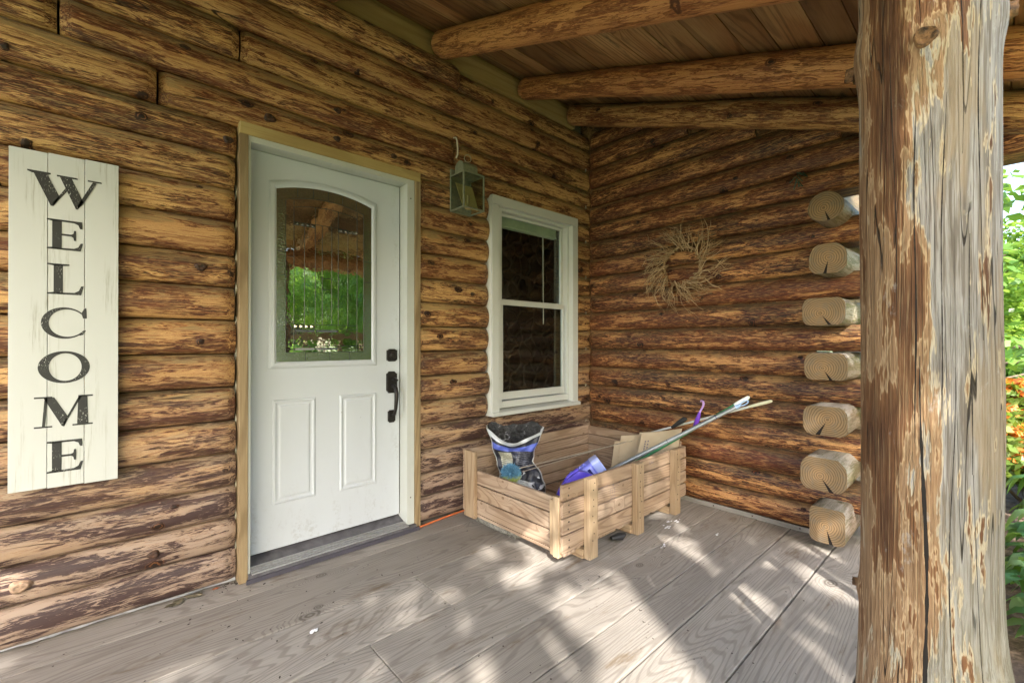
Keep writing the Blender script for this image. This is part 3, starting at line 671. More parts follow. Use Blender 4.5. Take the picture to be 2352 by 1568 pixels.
bm_ = log_mesh(5.3, 1, .098, 555, wav=.006, round_all=True, nk=12, step=.06)
bm_.build('eave_beam', [M['rafter'], M['end_grain']], roof, (-4.9, -2.335, 2.015))
cboard('fascia', M['plate_v'], roof, -5, .43, -2.635, -2.613, ceil_z(-2.61) - .01, ceil_z(-2.61) + .055, .002)

# ------------------------------------------------------------------ post
PX, PY = -1.854, -2.336
post = thing('log_post', 'thick peeled log post in the foreground, brown at left and silver grey at right', 'post', (PX, PY, 0))
m = MB(); n = 150; na = 72; z0, z1 = -.02, 2.0; rings = []
rg = random.Random(77); ph = [(rg.uniform(.8, 5), rg.uniform(0, 6.3), rg.choice((1, 2, 3, 4)), rg.uniform(0, 6.3), rg.uniform(.3, 1)) for _ in range(8)]
fl = [(rg.uniform(5, 14) * rg.choice((-1, 1)), rg.uniform(0, 6.3), rg.choice((7, 9, 13)), rg.uniform(0, 6.3)) for _ in range(6)]
vd = math.atan2(cam.location.y - PY, cam.location.x - PX)         # direction from the post towards the viewer
def ang_of(sx):   # image side -1 (left) .. 1 (right) of the visible half
    return vd + math.asin(max(-1, min(1, sx)))
KN = [(1.775, ang_of(-.98), .011, .06), (1.785, ang_of(1.0), .010, .05), (1.735, ang_of(.0), .006, .045), (.60, ang_of(-.99), .006, .022), (1.0, ang_of(.9), .005, .2), (.38, ang_of(.92), .026, .12), (1.5, ang_of(-.8), .004, .3)]
prof_z = [-.02, .25, .35, .5, .7, 1.0, 1.3, 1.6, 1.85, 1.93, 2.05]
prof_r = [.150, .128, .120, .114, .1095, .1075, .1065, .1065, .108, .112, .106]
CR = [(ang_of(-.06), -.02, 1.12, .0034, .030), (ang_of(-.10), .95, 1.60, .0014, .012), (ang_of(.22), 1.0, 1.62, .0010, .014), (ang_of(.34), .45, 1.1, .0009, .01), (ang_of(.52), .9, 1.35, .0011, .008), (ang_of(-.42), 1.2, 1.75, .0010, .01), (ang_of(.72), 1.15, 1.95, .0012, .008), (ang_of(.60), 0, .9, .0008, .008), (ang_of(-.62), 1.5, 1.95, .0010, .01), (ang_of(.42), 1.5, 2.0, .0009, .01)]
for i in range(n + 1):
    z = z0 + (z1 + .07 - z0) * i / n; ring = []
    base = np.interp(z, prof_z, prof_r)
    for k in range(na):
        a = 2 * PI * k / na
        d = sum(w_ * math.sin(f * z + p1 + q * a + p2) for f, p1, q, p2, w_ in ph) / 8 * .004
        d += sum(math.sin(f * z * .08 + p1 + q * a + p2) for f, p1, q, p2 in fl) / 6 * .0012
        for kz, ka, kh, kw in KN:
            da = (a - ka + PI) % (2 * PI) - PI; q = ((z - kz) ** 2 + (da * .11) ** 2) / kw ** 2
            if q < 8: d += kh * math.exp(-q)
        r = base + d; ring.append((r * math.cos(a), r * math.sin(a), z))
    rings.append(ring)
vs = [p for g in rings for p in g]; fs = []
for i in range(n):
    for k in range(na): fs.append((i * na + k, i * na + (k + 1) % na, (i + 1) * na + (k + 1) % na, (i + 1) * na + k))
m.add(vs, fs, 0, True); m.add([(0, 0, z1 + .07)] + rings[-1], [(0, 1 + k, 1 + (k + 1) % na) for k in range(na)])
po = m.build('trunk', M['post'], post)
def on_post(a, z, extra=0):
    best = None
    i = (z - z0) / (z1 + .07 - z0) * n; i0 = max(0, min(n - 1, int(i))); t = i - i0; k = (a % (2 * PI)) / (2 * PI) * na; k0 = int(k) % na; u = k - int(k)
    def rr(ii, kk): p = rings[ii][kk % na]; return math.hypot(p[0], p[1])
    r = (rr(i0, k0) * (1 - u) + rr(i0, k0 + 1) * u) * (1 - t) + (rr(i0 + 1, k0) * (1 - u) + rr(i0 + 1, k0 + 1) * u) * t + extra
    return (r * math.cos(a), r * math.sin(a), z)
# drying cracks: dark slivers sunk along the grain
for ci, (a, za, zb, hw, wob) in enumerate(CR):
    m = MB(); nn = 110; vs = []; rg = random.Random(400 + ci); ac = a
    for i in range(nn + 1):
        t = i / nn; z = za + (zb - za) * t; ac = a + .05 * math.sin(z * 3.1 + ci) + .02 * math.sin(z * 11 + ci); wdt = hw * (math.sin(PI * min(1, max(0, t * .98 + .01))) ** .45) * (1 + .25 * math.sin(z * 17 + ci) + .2 * math.sin(z * 61 + ci * 2) + rg.uniform(-.15, .15)) / .11
        if t < .01 and za < 0: wdt = hw / .11
        vs += [on_post(ac - wdt, z, -.0002), on_post(ac, z, .0007), on_post(ac + wdt, z, -.0002)]
    fs = []
    for i in range(nn):
        for k in range(2): fs.append((i * 3 + k, i * 3 + k + 1, (i + 1) * 3 + k + 1, (i + 1) * 3 + k))
    m.add(vs, fs, 0, True); m.build('drying_crack', M['crack'], post, fixn=False)
# the big knot with its rough heart
def knot_at(a, z, r, name='knot', mat=None, out=.004, seed=1):
    m = MB(); rg = random.Random(seed); c = Vector(on_post(a, z, 0)); nx = Vector((math.cos(a), math.sin(a), 0)); tx = Vector((-math.sin(a), math.cos(a), 0)); up = Vector((0, 0, 1))
    vs = [tuple(c + nx * (out * .2))]; N = 20; R_ = 5
    for j in range(1, R_ + 1):
        for k in range(N):
            q = 2 * PI * k / N; rr = r * j / R_ * (1 + .10 * math.sin(3 * q + seed)); hgt = out * (1 if j == 4 else .5 if j < 4 else -1.0) + rg.uniform(-1, 1) * .0012
            vs.append(tuple(c + nx * hgt + tx * math.cos(q) * rr + up * math.sin(q) * rr * 1.05))
    fs = [(0, 1 + k, 1 + (k + 1) % N) for k in range(N)]
    for j in range(1, R_):
        for k in range(N): fs.append((1 + (j - 1) * N + k, 1 + j * N + k, 1 + j * N + (k + 1) % N, 1 + (j - 1) * N + (k + 1) % N))
    m.add(vs, fs, 0, True); m.build(name, mat or M['knot'], post)
knot_at(ang_of(.0), 1.735, .020, out=.006, seed=1)
knot_at(ang_of(1.0), 1.785, .016, out=.010, seed=2)
knot_at(ang_of(-1.0), .60, .010, out=.010, seed=3)
m = MB(); a_ = ang_of(-1.0) - .12; c = Vector(on_post(a_, 1.765, 0)); m.tube([c, c + Vector((.0, .012, .004)), c + Vector((0, .02, -.01))], [.02, .016, .004], 10); m.build('branch_stub', M['knot'], post)

# ------------------------------------------------------------------ front door
DY = .080
door = thing('front_door', 'white front door with arched leaded glass and two lower panels', 'door')
SX0, SX1, SZ0, SZ1 = -2.6157, -1.7818, .084, 2.114
m = MB(); m.box(SX0, SX1, DY, DY + .044, SZ0, SZ1); slab = m.build('door_slab', M['door'], door, bevel=.003)
# glass outline
arch = [(-2.484, 1.944), (-2.409, 1.962), (-2.33, 1.977), (-2.247, 1.986), (-2.205, 1.987), (-2.161, 1.985), (-2.07, 1.973), (-1.967, 1.944)]
def archz(x, off=0):
    return 1.944 + (1.987 - 1.944) * (1 - ((x + 2.2255) / .2585) ** 2) + off
GX0, GX1, GZ0 = -2.484, -1.967, 1.045
def outline(o, ns=24):
    xs = np.linspace(GX0 - o, GX1 + o, ns); w_ = (GX1 - GX0) / 2 + o
    pts = [(GX0 - o, GZ0 - o)] + [(float(x), 1.944 + o + (.043 + o * .0) * (1 - ((x + 2.2255) / w_) ** 2)) for x in xs] + [(GX1 + o, GZ0 - o)]
    return pts
m = MB(); m.prism(outline(0), 'y', DY - .0035, DY - .001)
glass = m.build('glass_pane', M['door_glass'], door)
# textured border glass: ring between outline(0) and inner rectangle
def ring(outer, inner, y0, y1, yi0=None, mi=0):
    n = len(outer); yi0 = y0 if yi0 is None else yi0
    vs = [(p[0], y0, p[1]) for p in outer] + [(p[0], yi0, p[1]) for p in inner] + [(p[0], y1, p[1]) for p in outer] + [(p[0], y1, p[1]) for p in inner]
    fs = []
    for i in range(n):
        j = (i + 1) % n; fs += [(i, j, n + j, n + i), (i, 2 * n + i, 2 * n + j, j), (n + i, n + j, 3 * n + j, 3 * n + i), (2 * n + i, 3 * n + i, 3 * n + j, 2 * n + j)]
    return vs, fs
def inner_outline(ix0, ix1, iz0, itop, ns=24, sag=.034):
    xs = np.linspace(ix0, ix1, ns); cx = (ix0 + ix1) / 2; w_ = (ix1 - ix0) / 2
    return [(ix0, iz0)] + [(float(x), itop + sag * (1 - ((x - cx) / w_) ** 2)) for x in xs] + [(ix1, iz0)]
m = MB(); m.add(*ring(outline(-.001), inner_outline(-2.438, -2.015, 1.095, 1.896), DY - .0045, DY - .002)); m.build('textured_border', M['tex_glass'], glass)
# lead cames
m = MB(); ysurf = DY - .0055
def bar(m, p, q, wd=.0032, th=.003):
    p = Vector((p[0], ysurf, p[1])); q = Vector((q[0], ysurf, q[1])); d = (q - p).normalized(); nrm = Vector((-d.z, 0, d.x)) * wd / 2; up = Vector((0, -th, 0))
    m.hexa([p - nrm + Vector((0, .003, 0)), q - nrm + Vector((0, .003, 0)), q + nrm + Vector((0, .003, 0)), p + nrm + Vector((0, .003, 0))], [p - nrm * .5 + up * .4, q - nrm * .5 + up * .4, q + nrm * .5 + up * .4, p + nrm * .5 + up * .4])
io = inner_outline(-2.438, -2.015, 1.095, 1.896)
for i in range(len(io)): bar(m, io[i], io[(i + 1) % len(io)])
i2 = inner_outline(-2.398, -2.055, 1.127, 1.864, sag=.022)
for i in range(1, len(i2) - 2): bar(m, i2[i], i2[i + 1])
bar(m, (-2.398, 1.095), (-2.398, 1.90)); bar(m, (-2.055, 1.095), (-2.055, 1.90))
for x in (-2.345, -2.289, -2.252, -2.200, -2.164, -2.109): bar(m, (x, 1.244), (x, 1.788 if x not in (-2.289, -2.164) else 1.885), .0028)
for z in (1.788, 1.771, 1.244, 1.222): bar(m, (-2.398, z), (-2.289, z)); bar(m, (-2.164, z), (-2.055, z))
for z in (1.790, 1.244): bar(m, (-2.289, z), (-2.164, z))
for z in (1.127, 1.112): bar(m, (-2.438, z), (-2.015, z))
bar(m, (-2.438, 1.70 - .1), (-2.398, 1.60)); 
for x in (-2.38, -2.30, -2.22, -2.14, -2.06): bar(m, (x, archz(x) - .004), (x, archz(x) - .052))
for z in (1.62, 1.5): bar(m, (-2.484, z), (-2.438, z)); bar(m, (-2.015, z), (-1.967, z))
for x in (-2.34, -2.21, -2.1): bar(m, (x, 1.047), (x, 1.095))
for z in (1.50, 1.44): bar(m, (-2.252, z), (-2.200, z), .004)
m.build('lead_came', M['lead'], glass, fixn=True)
# bevelled jewels
m = MB()
def jewel(m, cx, cz, hx, hz): m.add([(cx - hx, ysurf, cz - hz), (cx + hx, ysurf, cz - hz), (cx + hx, ysurf, cz + hz), (cx - hx, ysurf, cz + hz), (cx, ysurf - .006, cz)], [(0, 1, 4), (1, 2, 4), (2, 3, 4), (3, 0, 4)])
for x0 in (-2.398, -2.164):
    for i in range(4):
        for z in ((1.7795, 1.233) if x0 < -2.3 else (1.7795,)): jewel(m, x0 + .0136 + i * .0273, z, .012, .007)
b = NB('bevel_glass'); gg = b.n('ShaderNodeBsdfGlossy'); b.put(gg, 'Roughness', .05); b.put(gg, 'Color', (.45, .5, .45)); dd = b.n('ShaderNodeBsdfDiffuse'); b.put(dd, 'Color', (.08, .09, .07)); mx = b.n('ShaderNodeMixShader'); b.put(mx, 0, .5); b.t.links.new(dd.outputs[0], mx.inputs[1]); b.t.links.new(gg.outputs[0], mx.inputs[2]); b.t.links.new(mx.outputs[0], b.out.inputs[0]); M['bevel'] = b.m
for z in (1.222 - .012, 1.112 - .0, ):
    for xa, xb in ((-2.393, -2.294), (-2.284, -2.169)):
        m.add([(xa, ysurf, z - .006), (xb, ysurf, z - .006), (xb, ysurf - .0035, z + .006), (xa, ysurf - .0035, z + .006), (xa, ysurf, z + .007), (xb, ysurf, z + .007)], [(0, 1, 2, 3), (3, 2, 5, 4)])
m.build('bevelled_glass', M['bevel'], glass, fixn=False)
# moulding round the glass, in three steps
for k, (o0, o1, dy0, dy1) in enumerate(((.034, .024, .002, .009), (.024, .010, .009, .011), (.010, -.001, .011, .004))):
    m = MB(); m.add(*ring(outline(o0), outline(o1), DY - dy0, DY + .001, DY - dy1)); m.build('glass_moulding', M['door'], door)
# lower panels
def panel(x0, x1, z0, z1):
    m = MB(); o = lambda q: [(x0 + q, z0 + q), (x1 - q, z0 + q), (x1 - q, z1 - q), (x0 + q, z1 - q)]
    seq = [(0, 0), (.007, -.006), (.016, -.003), (.030, .005), (.037, .0055), (.040, -.001), (.048, -.006)]
    for (q0, d0), (q1, d1) in zip(seq[:-1], seq[1:]):
        a, c = o(q0), o(q1); vs = [(p[0], DY - .0005 + d0 if d0 > 0 and False else DY - .0008 - d0 * -1 * -1, p[1]) for p in a] + [(p[0], DY - .0008 - d1 * -1 * -1, p[1]) for p in c]
        m.add(vs, [(i, (i + 1) % 4, 4 + (i + 1) % 4, 4 + i) for i in range(4)])
    c = o(.048); m.add([(p[0], DY - .0008 + .006, p[1]) for p in c], [(0, 1, 2, 3)])
    return m
def raised(x0, x1, z0, z1):
    m = MB(); o = lambda q: [(x0 + q, z0 + q), (x1 - q, z0 + q), (x1 - q, z1 - q), (x0 + q, z1 - q)]
    seq = [(0, 0.0), (.006, .0055), (.012, .0060), (.019, .0015), (.028, .0010), (.036, .0048), (.042, .0052)]
    for (q0, d0), (q1, d1) in zip(seq[:-1], seq[1:]):
        a, c = o(q0), o(q1); m.add([(p[0], DY - d0, p[1]) for p in a] + [(p[0], DY - d1, p[1]) for p in c], [(i, (i + 1) % 4, 4 + (i + 1) % 4, 4 + i) for i in range(4)])
    c = o(.042); m.add([(p[0], DY - .0052, p[1]) for p in c], [(0, 1, 2, 3)])
    return m
raised(-2.499, -2.286, .312, .851).build('raised_panel', M['door'], door); raised(-2.155, -1.935, .307, .849).build('raised_panel', M['door'], door)
# hardware
m = MB()
def rose(cx, cz, w_, h_): return [(cx - w_ * .62, cz - h_), (cx + w_ * .62, cz - h_), (cx + w_ * .8, cz - h_ * .82), (cx + w_, cz - h_ * .8), (cx + w_, cz + h_ * .8), (cx + w_ * .8, cz + h_ * .82), (cx + w_ * .5, cz + h_), (cx - w_ * .5, cz + h_), (cx - w_ * .8, cz + h_ * .82), (cx - w_, cz + h_ * .8), (cx - w_, cz - h_ * .8), (cx - w_ * .8, cz - h_ * .82)]
m.prism(rose(-1.836, 1.070, .034, .038), 'y', DY - .012, DY - .0005)
m.lathe([(.021, -.012), (.021, -.024), (.017, -.028), (.0, -.029)], (-1.836, DY, 1.070), 'y', 24); m.build('deadbolt', M['bronze'], door, bevel=.0015)
m = MB(); m.prism(rose(-1.838, .905, .034, .066), 'y', DY - .014, DY - .0005); m.prism(rose(-1.838, .697, .024, .038), 'y', DY - .012, DY - .0005)
h = m.build('handle_plate', M['bronze'], door, bevel=.002)
m = MB(); m.tube([(-1.838, DY - .005, .880), (-1.838, DY - .035, .885), (-1.838, DY - .060, .872), (-1.838, DY - .070, .84), (-1.838, DY - .068, .80), (-1.838, DY - .060, .75), (-1.838, DY - .045, .712), (-1.838, DY - .005, .700)], [.010, .011, .012, .013, .012, .010, .009, .009], 12); m.build('grip', M['bronze'], h)
m = MB(); m.tube([(-1.838, DY - .01, .925), (-1.838, DY - .045, .930), (-1.838, DY - .062, .918)], [.007, .008, .010], 10, sx=1.6); m.build('thumb_latch', M['bronze'], h)
m = MB(); m.box(SX1 + .0005, SX1 + .006, DY + .006, DY + .04, SZ0, SZ1); m.build('weather_strip', M['dark_gap'], door)
# white frame
FX0, FX1, FZ1 = -2.628, -1.727, 2.130
m = MB()
m.box(-1.776, -1.727, -.006, .13, .03, 2.145)          # latch side jamb, deep
m.box(-2.628, -2.617, -.006, .13, .03, 2.145)
m.box(-2.617, -1.776, -.006, .13, 2.116, 2.145)
m.box(-1.7775, -1.7755, .045, .078, .1, 2.116)
fr = m.build('door_frame', M['frame'], door, bevel=.002)
for z in (2.03, .20):
    q = MB(); q.lathe([(0, -.0085), (.004, -.0075), (.004, -.005)], (-1.752, 0, z), 'y', 8); q.build('frame_screw', M['nail'], fr)
# wood trim
TX0, TX1, TZ1 = -2.6661, -1.6869, 2.1997
cboard('side_trim', M['plate_v'], door, TX0, TX0 + .0375, -.014, .12, .002, TZ1 - .0565, .002, along='z', warp=.0008)
cboard('side_trim', M['plate_v'], door, TX1 - .0385, TX1, -.014, .12, .002, TZ1 - .0565, .002, along='z', warp=.0008)
cboard('head_trim', M['plate'], door, TX0 + .001, TX1 - .001, -.016, .12, TZ1 - .056, TZ1, .002)
# threshold
m = MB(); m.hexa([(-2.617, -.005, .005), (-1.776, -.005, .005), (-1.776, .13, .005), (-2.617, .13, .005)], [(-2.617, -.005, .036), (-1.776, -.005, .036), (-1.776, .13, .083), (-2.617, .13, .083)])
m.build('threshold', M['sill_dark'], door, bevel=.002)
m = MB()
for i in range(4): ya = -.032 + i * .017; m.box(-2.6155, -1.7775, ya, ya + .0085, .0365 + i * .002, .0425 + i * .0035)
m.box(-2.6155, -1.7775, -.034, -.026, .0365, .0405); m.build('sill_ridges', M['alum'], door, bevel=.001)
m = MB(); m.box(-2.628, -1.727, -.034, -.0065, .004, .0362); m.build('sill_base', M['sill_dark'], door)
m = MB(); m.box(-2.64, -1.71, -.044, -.0345, .002, .022); m.build('sill_edge', simple('sill_front', (.06, .055, .07), .6), door)

# ------------------------------------------------------------------ window
win = thing('sash_window', 'white double-hung sash window between the lantern and the corner', 'window')
WX0, WX1, WZ0, WZ1 = -1.106, -.152, .648, 2.204
m = MB(); m.box(WX0, WX0 + .068, -.012, .10, WZ0, WZ1 - .068); m.box(WX1 - .068, WX1, -.012, .10, WZ0, WZ1 - .068); m.box(WX0, WX1, -.013, .10, WZ1 - .066, WZ1)
# scribed caulk edge on the left of the casing
m.build('casing', M['casing'], win, bevel=.002)
xs = []
m = MB(); zs = np.linspace(.64, 2.18, 90); vs = []
for z in zs:
    i = max(0, min(len(ZC) - 2, next((k for k in range(len(ZC) - 1) if ZC[k + 1] > z), 0))); t = (z - ZC[i]) / (ZC[i + 1] - ZC[i]); bl = .028 * (1 - (2 * t - 1) ** 2)
    vs += [(WX0 + .001, .004, float(z)), (WX0 - .004, .010, float(z)), (WX0 - .008, .064 - bl, float(z)), (WX0 + .001, .07, float(z))]
fs = [((i) * 4 + k, (i + 1) * 4 + k, (i + 1) * 4 + k + 1, i * 4 + k + 1) for i in range(len(zs) - 1) for k in range(3)]
m.add(vs, fs, 0, True); m.build('caulk_edge', M['casing'], win)
m = MB(); m.hexa([(WX0 - .012, -.038, .622), (WX1 + .004, -.038, .622), (WX1 + .004, .10, .622), (WX0 - .012, .10, .622)], [(WX0 - .012, -.038, .648), (WX1 + .004, -.038, .648), (WX1 + .004, .10, .664), (WX0 - .012, .10, .664)])
m.build('sill', M['casing'], win, bevel=.003)
m = MB(); m.box(WX0 + .068, -.978, .03, .10, .666, 2.138); m.box(-.245, WX1 - .068, .03, .10, .666, 2.138); m.box(-.978, -.245, .03, .10, 2.118, 2.138); m.box(-.978, -.245, .03, .10, .666, .715)
m.build('jamb_liner', M['casing'], win, bevel=.002)
def sash(x0, x1, z0, z1, y0, y1, wd, bot, topw, name='sash'):
    m = MB(); m.box(x0, x0 + wd, y0, y1, z0 + bot, z1 - topw); m.box(x1 - wd, x1, y0, y1, z0 + bot, z1 - topw); m.box(x0, x1, y0 - .001, y1, z0, z0 + bot); m.box(x0, x1, y0 - .001, y1, z1 - topw, z1)
    s_ = m.build(name, M['casing'], win, bevel=.002)
    q = MB(); q.box(x0 + wd - .002, x1 - wd + .002, (y0 + y1) / 2 - .002, (y0 + y1) / 2 + .002, z0 + bot - .002, z1 - topw + .002); q.build('pane', M['glass'], s_)
    return s_
sash(-.976, -.247, 1.440, 2.116, .074, .096, .031, .034, .020, 'upper_sash')
sash(-.976, -.262, .724, 1.462, .046, .070, .024, .055, .034, 'lower_sash')
m = MB()
for i in range(9): m.box(-.95, -.29, .115, .150, 2.045 + i * .0075, 2.049 + i * .0075)
m.box(-.95, -.29, .112, .155, 2.030, 2.042); bl_ = m.build('blind', M['blind'], win)
m = MB(); m.tube([(-.46, .108, 2.03), (-.458, .104, 1.30)], .0045, 8); m.build('blind_wand', M['cord_white'], bl_)

# room beyond the window
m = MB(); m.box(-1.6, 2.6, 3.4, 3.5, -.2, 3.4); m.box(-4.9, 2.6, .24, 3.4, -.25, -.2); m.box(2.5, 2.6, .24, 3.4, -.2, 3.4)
m.box(-4.9, 2.6, .24, 3.27, 3.0, 3.05); m.box(.31, 2.6, .24, .26, -.2, 3.0); m.box(-4.9, -4.85, .24, 3.4, -.2, 3.4)  # unseen slot left open behind the ceiling to light the room
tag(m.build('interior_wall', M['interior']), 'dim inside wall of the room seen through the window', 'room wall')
ch = MB()
rg = random.Random(9)
ch.box(.35, 2.45, 1.75, 2.25, -.2, 2.6)
tag(ch.build('stone_chimney', M['stone'], bevel=.03), 'rounded fieldstone chimney dimly seen inside the room behind the window', 'chimney')

# ------------------------------------------------------------------ WELCOME sign
sign = thing('welcome_sign', 'tall white plank sign reading WELCOME in black serif letters', 'sign', (0, 0, 0))
sx = [-3.394, -3.295, -3.1945, -3.095]
for k in range(3):
    z0 = .602 - k * .0025; z1 = 1.858 + k * .0025
    o = cboard('sign_board', M['sign'], sign, sx[k] + .0007, sx[k + 1] - .0007, -.030, -.012, z0, z1, .0012, along='z')
m = MB(); m.box(-3.38, -3.11, -.0115, -.004, .72, .76); m.build('batten', M['sign'], sign)
m = MB(); m.box(-3.38, -3.11, -.0115, -.004, 1.70, 1.74); m.build('batten', M['sign'], sign)
def letter(polys, x0, x1, z0, z1, name='letter', holes=False):
    m = MB()
    for P in polys: m.prism([(x0 + (x1 - x0) * a, z0 + (z1 - z0) * c_) for a, c_ in P], 'y', -.0312, -.0301)
    o = m.build(name, M['letter'], sign); return o
def ser(x0, x1, z, t, up): # slab serif with slight bracket
    d = t if up else -t
    return [(x0, z), (x1, z), (x1, z + d), (x0, z + d)]
E_ = [[(.14, .03), (.40, .03), (.40, .97), (.14, .97)], [(.0, 0), (.42, 0), (.42, .045), (.14, .07), (.0, .045)], [(.0, 1), (.42, 1), (.42, .955), (.14, .93), (.0, .955)],
      [(.40, 0), (.93, 0), (1.0, .27), (.93, .27), (.86, .13), (.74, .07), (.40, .06)], [(.40, 1), (.97, 1), (.98, .76), (.91, .76), (.86, .88), (.74, .935), (.40, .94)],
      [(.40, .475), (.66, .475), (.66, .54), (.40, .54)], [(.66, .475), (.72, .44), (.74, .34), (.80, .34), (.80, .68), (.74, .68), (.72, .57), (.66, .54)]]
L_ = [[(.17, .03), (.42, .03), (.42, .97), (.17, .97)], [(.0, 0), (.44, 0), (.44, .045), (.17, .07), (.0, .045)], [(.0, 1), (.60, 1), (.60, .955), (.42, .93), (.17, .93), (.0, .955)], [(.42, 0), (.93, 0), (1, .30), (.93, .30), (.86, .14), (.74, .07), (.42, .06)]]
W_ = [[(.08, .93), (.26, .93), (.42, .30), (.335, .0), (.30, .0)], [(.335, .0), (.42, .25), (.53, .55), (.50, .62), (.33, .10)], [(.42, .93), (.58, .93), (.74, .25), (.66, .0), (.635, .0)], [(.66, .0), (.74, .2), (.93, .93), (.87, .93), (.66, .12)],
      [(.0, 1), (.30, 1), (.30, .95), (.20, .92), (.06, .92), (.0, .96)], [(.38, .98), (.66, .98), (.66, .93), (.38, .93)], [(.80, .98), (1.0, .98), (1.0, .935), (.80, .935)]]
M_ = [[(.13, .05), (.18, .05), (.22, .95), (.17, .95)], [(.15, .97), (.33, .97), (.56, .33), (.50, .0), (.46, .02)], [(.50, .0), (.56, .22), (.80, .97), (.75, .97), (.49, .14)], [(.74, .97), (.90, .97), (.92, .05), (.72, .05)],
      [(.0, .0), (.30, .0), (.30, .05), (.0, .05)], [(.0, 1), (.30, 1), (.30, .95), (.0, .95)], [(.64, 0), (1, 0), (1, .05), (.64, .05)], [(.74, 1), (1, 1), (1, .95), (.74, .95)]]
def arcseg(a0, a1, ro, ri, n=28):  # (cx,cz,rx,rz)
    P = []
    for i in range(n):
        s0 = a0 + (a1 - a0) * i / n; s1 = a0 + (a1 - a0) * (i + 1) / n
        f = lambda e, s: (e[0] + e[2] * math.cos(s), e[1] + e[3] * math.sin(s))
        P.append([f(ro, s0), f(ro, s1), f(ri, s1), f(ri, s0)])
    return P
O_ = arcseg(0, 2 * PI, (.5, .5, .5, .5), (.52, .5, .315, .43), 44)
C_ = arcseg(R(42), R(318), (.5, .5, .5, .5), (.56, .5, .40, .435), 36) + [[(.90, .66), (.985, .66), (.97, 1.0), (.92, .97), (.86, .82)], [(.82, .10), (.90, .13), (.97, .28), (.90, .26), (.84, .17)]]
letter(W_, -3.348, -3.146, 1.662, 1.785); letter(E_, -3.297, -3.199, 1.500, 1.614); letter(L_, -3.296, -3.197, 1.330, 1.446)
letter(C_, -3.312, -3.186, 1.161, 1.281); letter(O_, -3.320, -3.179, .992, 1.114); letter(M_, -3.329, -3.170, .827, .943); letter(E_, -3.296, -3.197, .655, .774)

# ------------------------------------------------------------------ lantern
lan = thing('wall_lantern', 'aged greenish brass box lantern with ring on top, fixed beside the window', 'wall lantern')
LX0, LX1, LY0, LY1, LZ0, LZ1 = -1.467, -1.307, -.165, -.022, 2.006, 2.232
t = .0045; m = MB()
for x in (LX0, LX1):
    for y in (LY0, LY1): m.box(x - t, x + t, y - t, y + t, LZ0 + t, LZ1 - t)
for z in (LZ0, LZ1):
    for y in (LY0, LY1): m.box(LX0 - t, LX1 + t, y - t * 1.05, y + t * 1.05, z - t, z + t)
    for x in (LX0, LX1): m.box(x - t * 1.05, x + t * 1.05, LY0 + t * 1.1, LY1 - t * 1.1, z - t, z + t)
m.build('frame', M['verdigris'], lan)
m = MB(); m.box(LX0, LX1, LY1 - .002, LY1 + .012, LZ0 + .01, LZ1 + .05); m.build('back_plate', M['verdigris'], lan)
m = MB(); pf = [(-.045, 0), (-.045, .04)] + [(-.045 * math.cos(PI * i / 12), .04 + .042 * math.sin(PI * i / 12)) for i in range(1, 12)] + [(.045, .04), (.045, 0)]
m.prism([(LY0 + .07 + a, LZ1 + .004 + c_) for a, c_ in pf], 'x', LX0 + .012, LX1 - .03); m.box(LX0, LX1, LY0, LY1, LZ1 + .001, LZ1 + .0045)
m.build('barrel_cap', M['verdigris'], lan, bevel=.002)
m = MB(); c = Vector((-1.385, LY0 + .07, LZ1 + .118)); m.tube([c + Vector((math.cos(a) * .021, math.cos(a) * -.008, math.sin(a) * .025)) for a in np.linspace(0, 2 * PI, 25)], .0028, 8, cap=False); m.lathe([(.012, -.034), (.007, -.028), (.006, -.022)], tuple(c), 'z', 12); m.build('hanging_ring', metal_mat('pale_brass', (.42, .40, .28), .4, .6), lan)
m = MB(); m.hexa([(LX0 + .035, LY0 + .05, LZ0 + .012), (LX1 - .004, LY0 + .05, LZ0 + .012), (LX1 - .004, LY0 + .055, LZ0 + .012), (LX0 + .035, LY0 + .055, LZ0 + .012)], [(LX0 + .004, LY0 + .095, LZ0 + .175), (LX1 - .022, LY0 + .095, LZ0 + .175), (LX1 - .022, LY0 + .10, LZ0 + .175), (LX0 + .004, LY0 + .10, LZ0 + .175)])
m.build('reflector', M['brass'], lan)
m = MB(); m.lathe([(.02, 0), (.02, .012), (.0095, .014), (.0095, .085), (.006, .088), (.0, .089)], (-1.40, LY0 + .045, LZ0 + .006), 'z', 16); m.build('candle_tube', simple('candle_cream', (.55, .45, .20), .4), lan)
m = MB(); m.box(LX0 + .004, LX1 - .004, LY0 - .001, LY0 + .001, LZ0 + .005, LZ1 - .005); m.box(LX0 - .001, LX0 + .001, LY0 + .004, LY1 - .004, LZ0 + .005, LZ1 - .005); m.box(LX1 - .001, LX1 + .001, LY0 + .004, LY1 - .004, LZ0 + .005, LZ1 - .005)
m.build('glass', M['glass'], lan)
m = MB(); m.tube([(-1.411, .03, 2.522), (-1.410, .0, 2.512), (-1.408, -.008, 2.49), (-1.404, -.010, 2.44), (-1.403, -.008, 2.40), (-1.407, .004, 2.378)], .0048, 8, sx=1.3)
tag(m.build('lantern_cable', M['cord_white']), 'short cream cable running down a log joint above the lantern', 'cable')

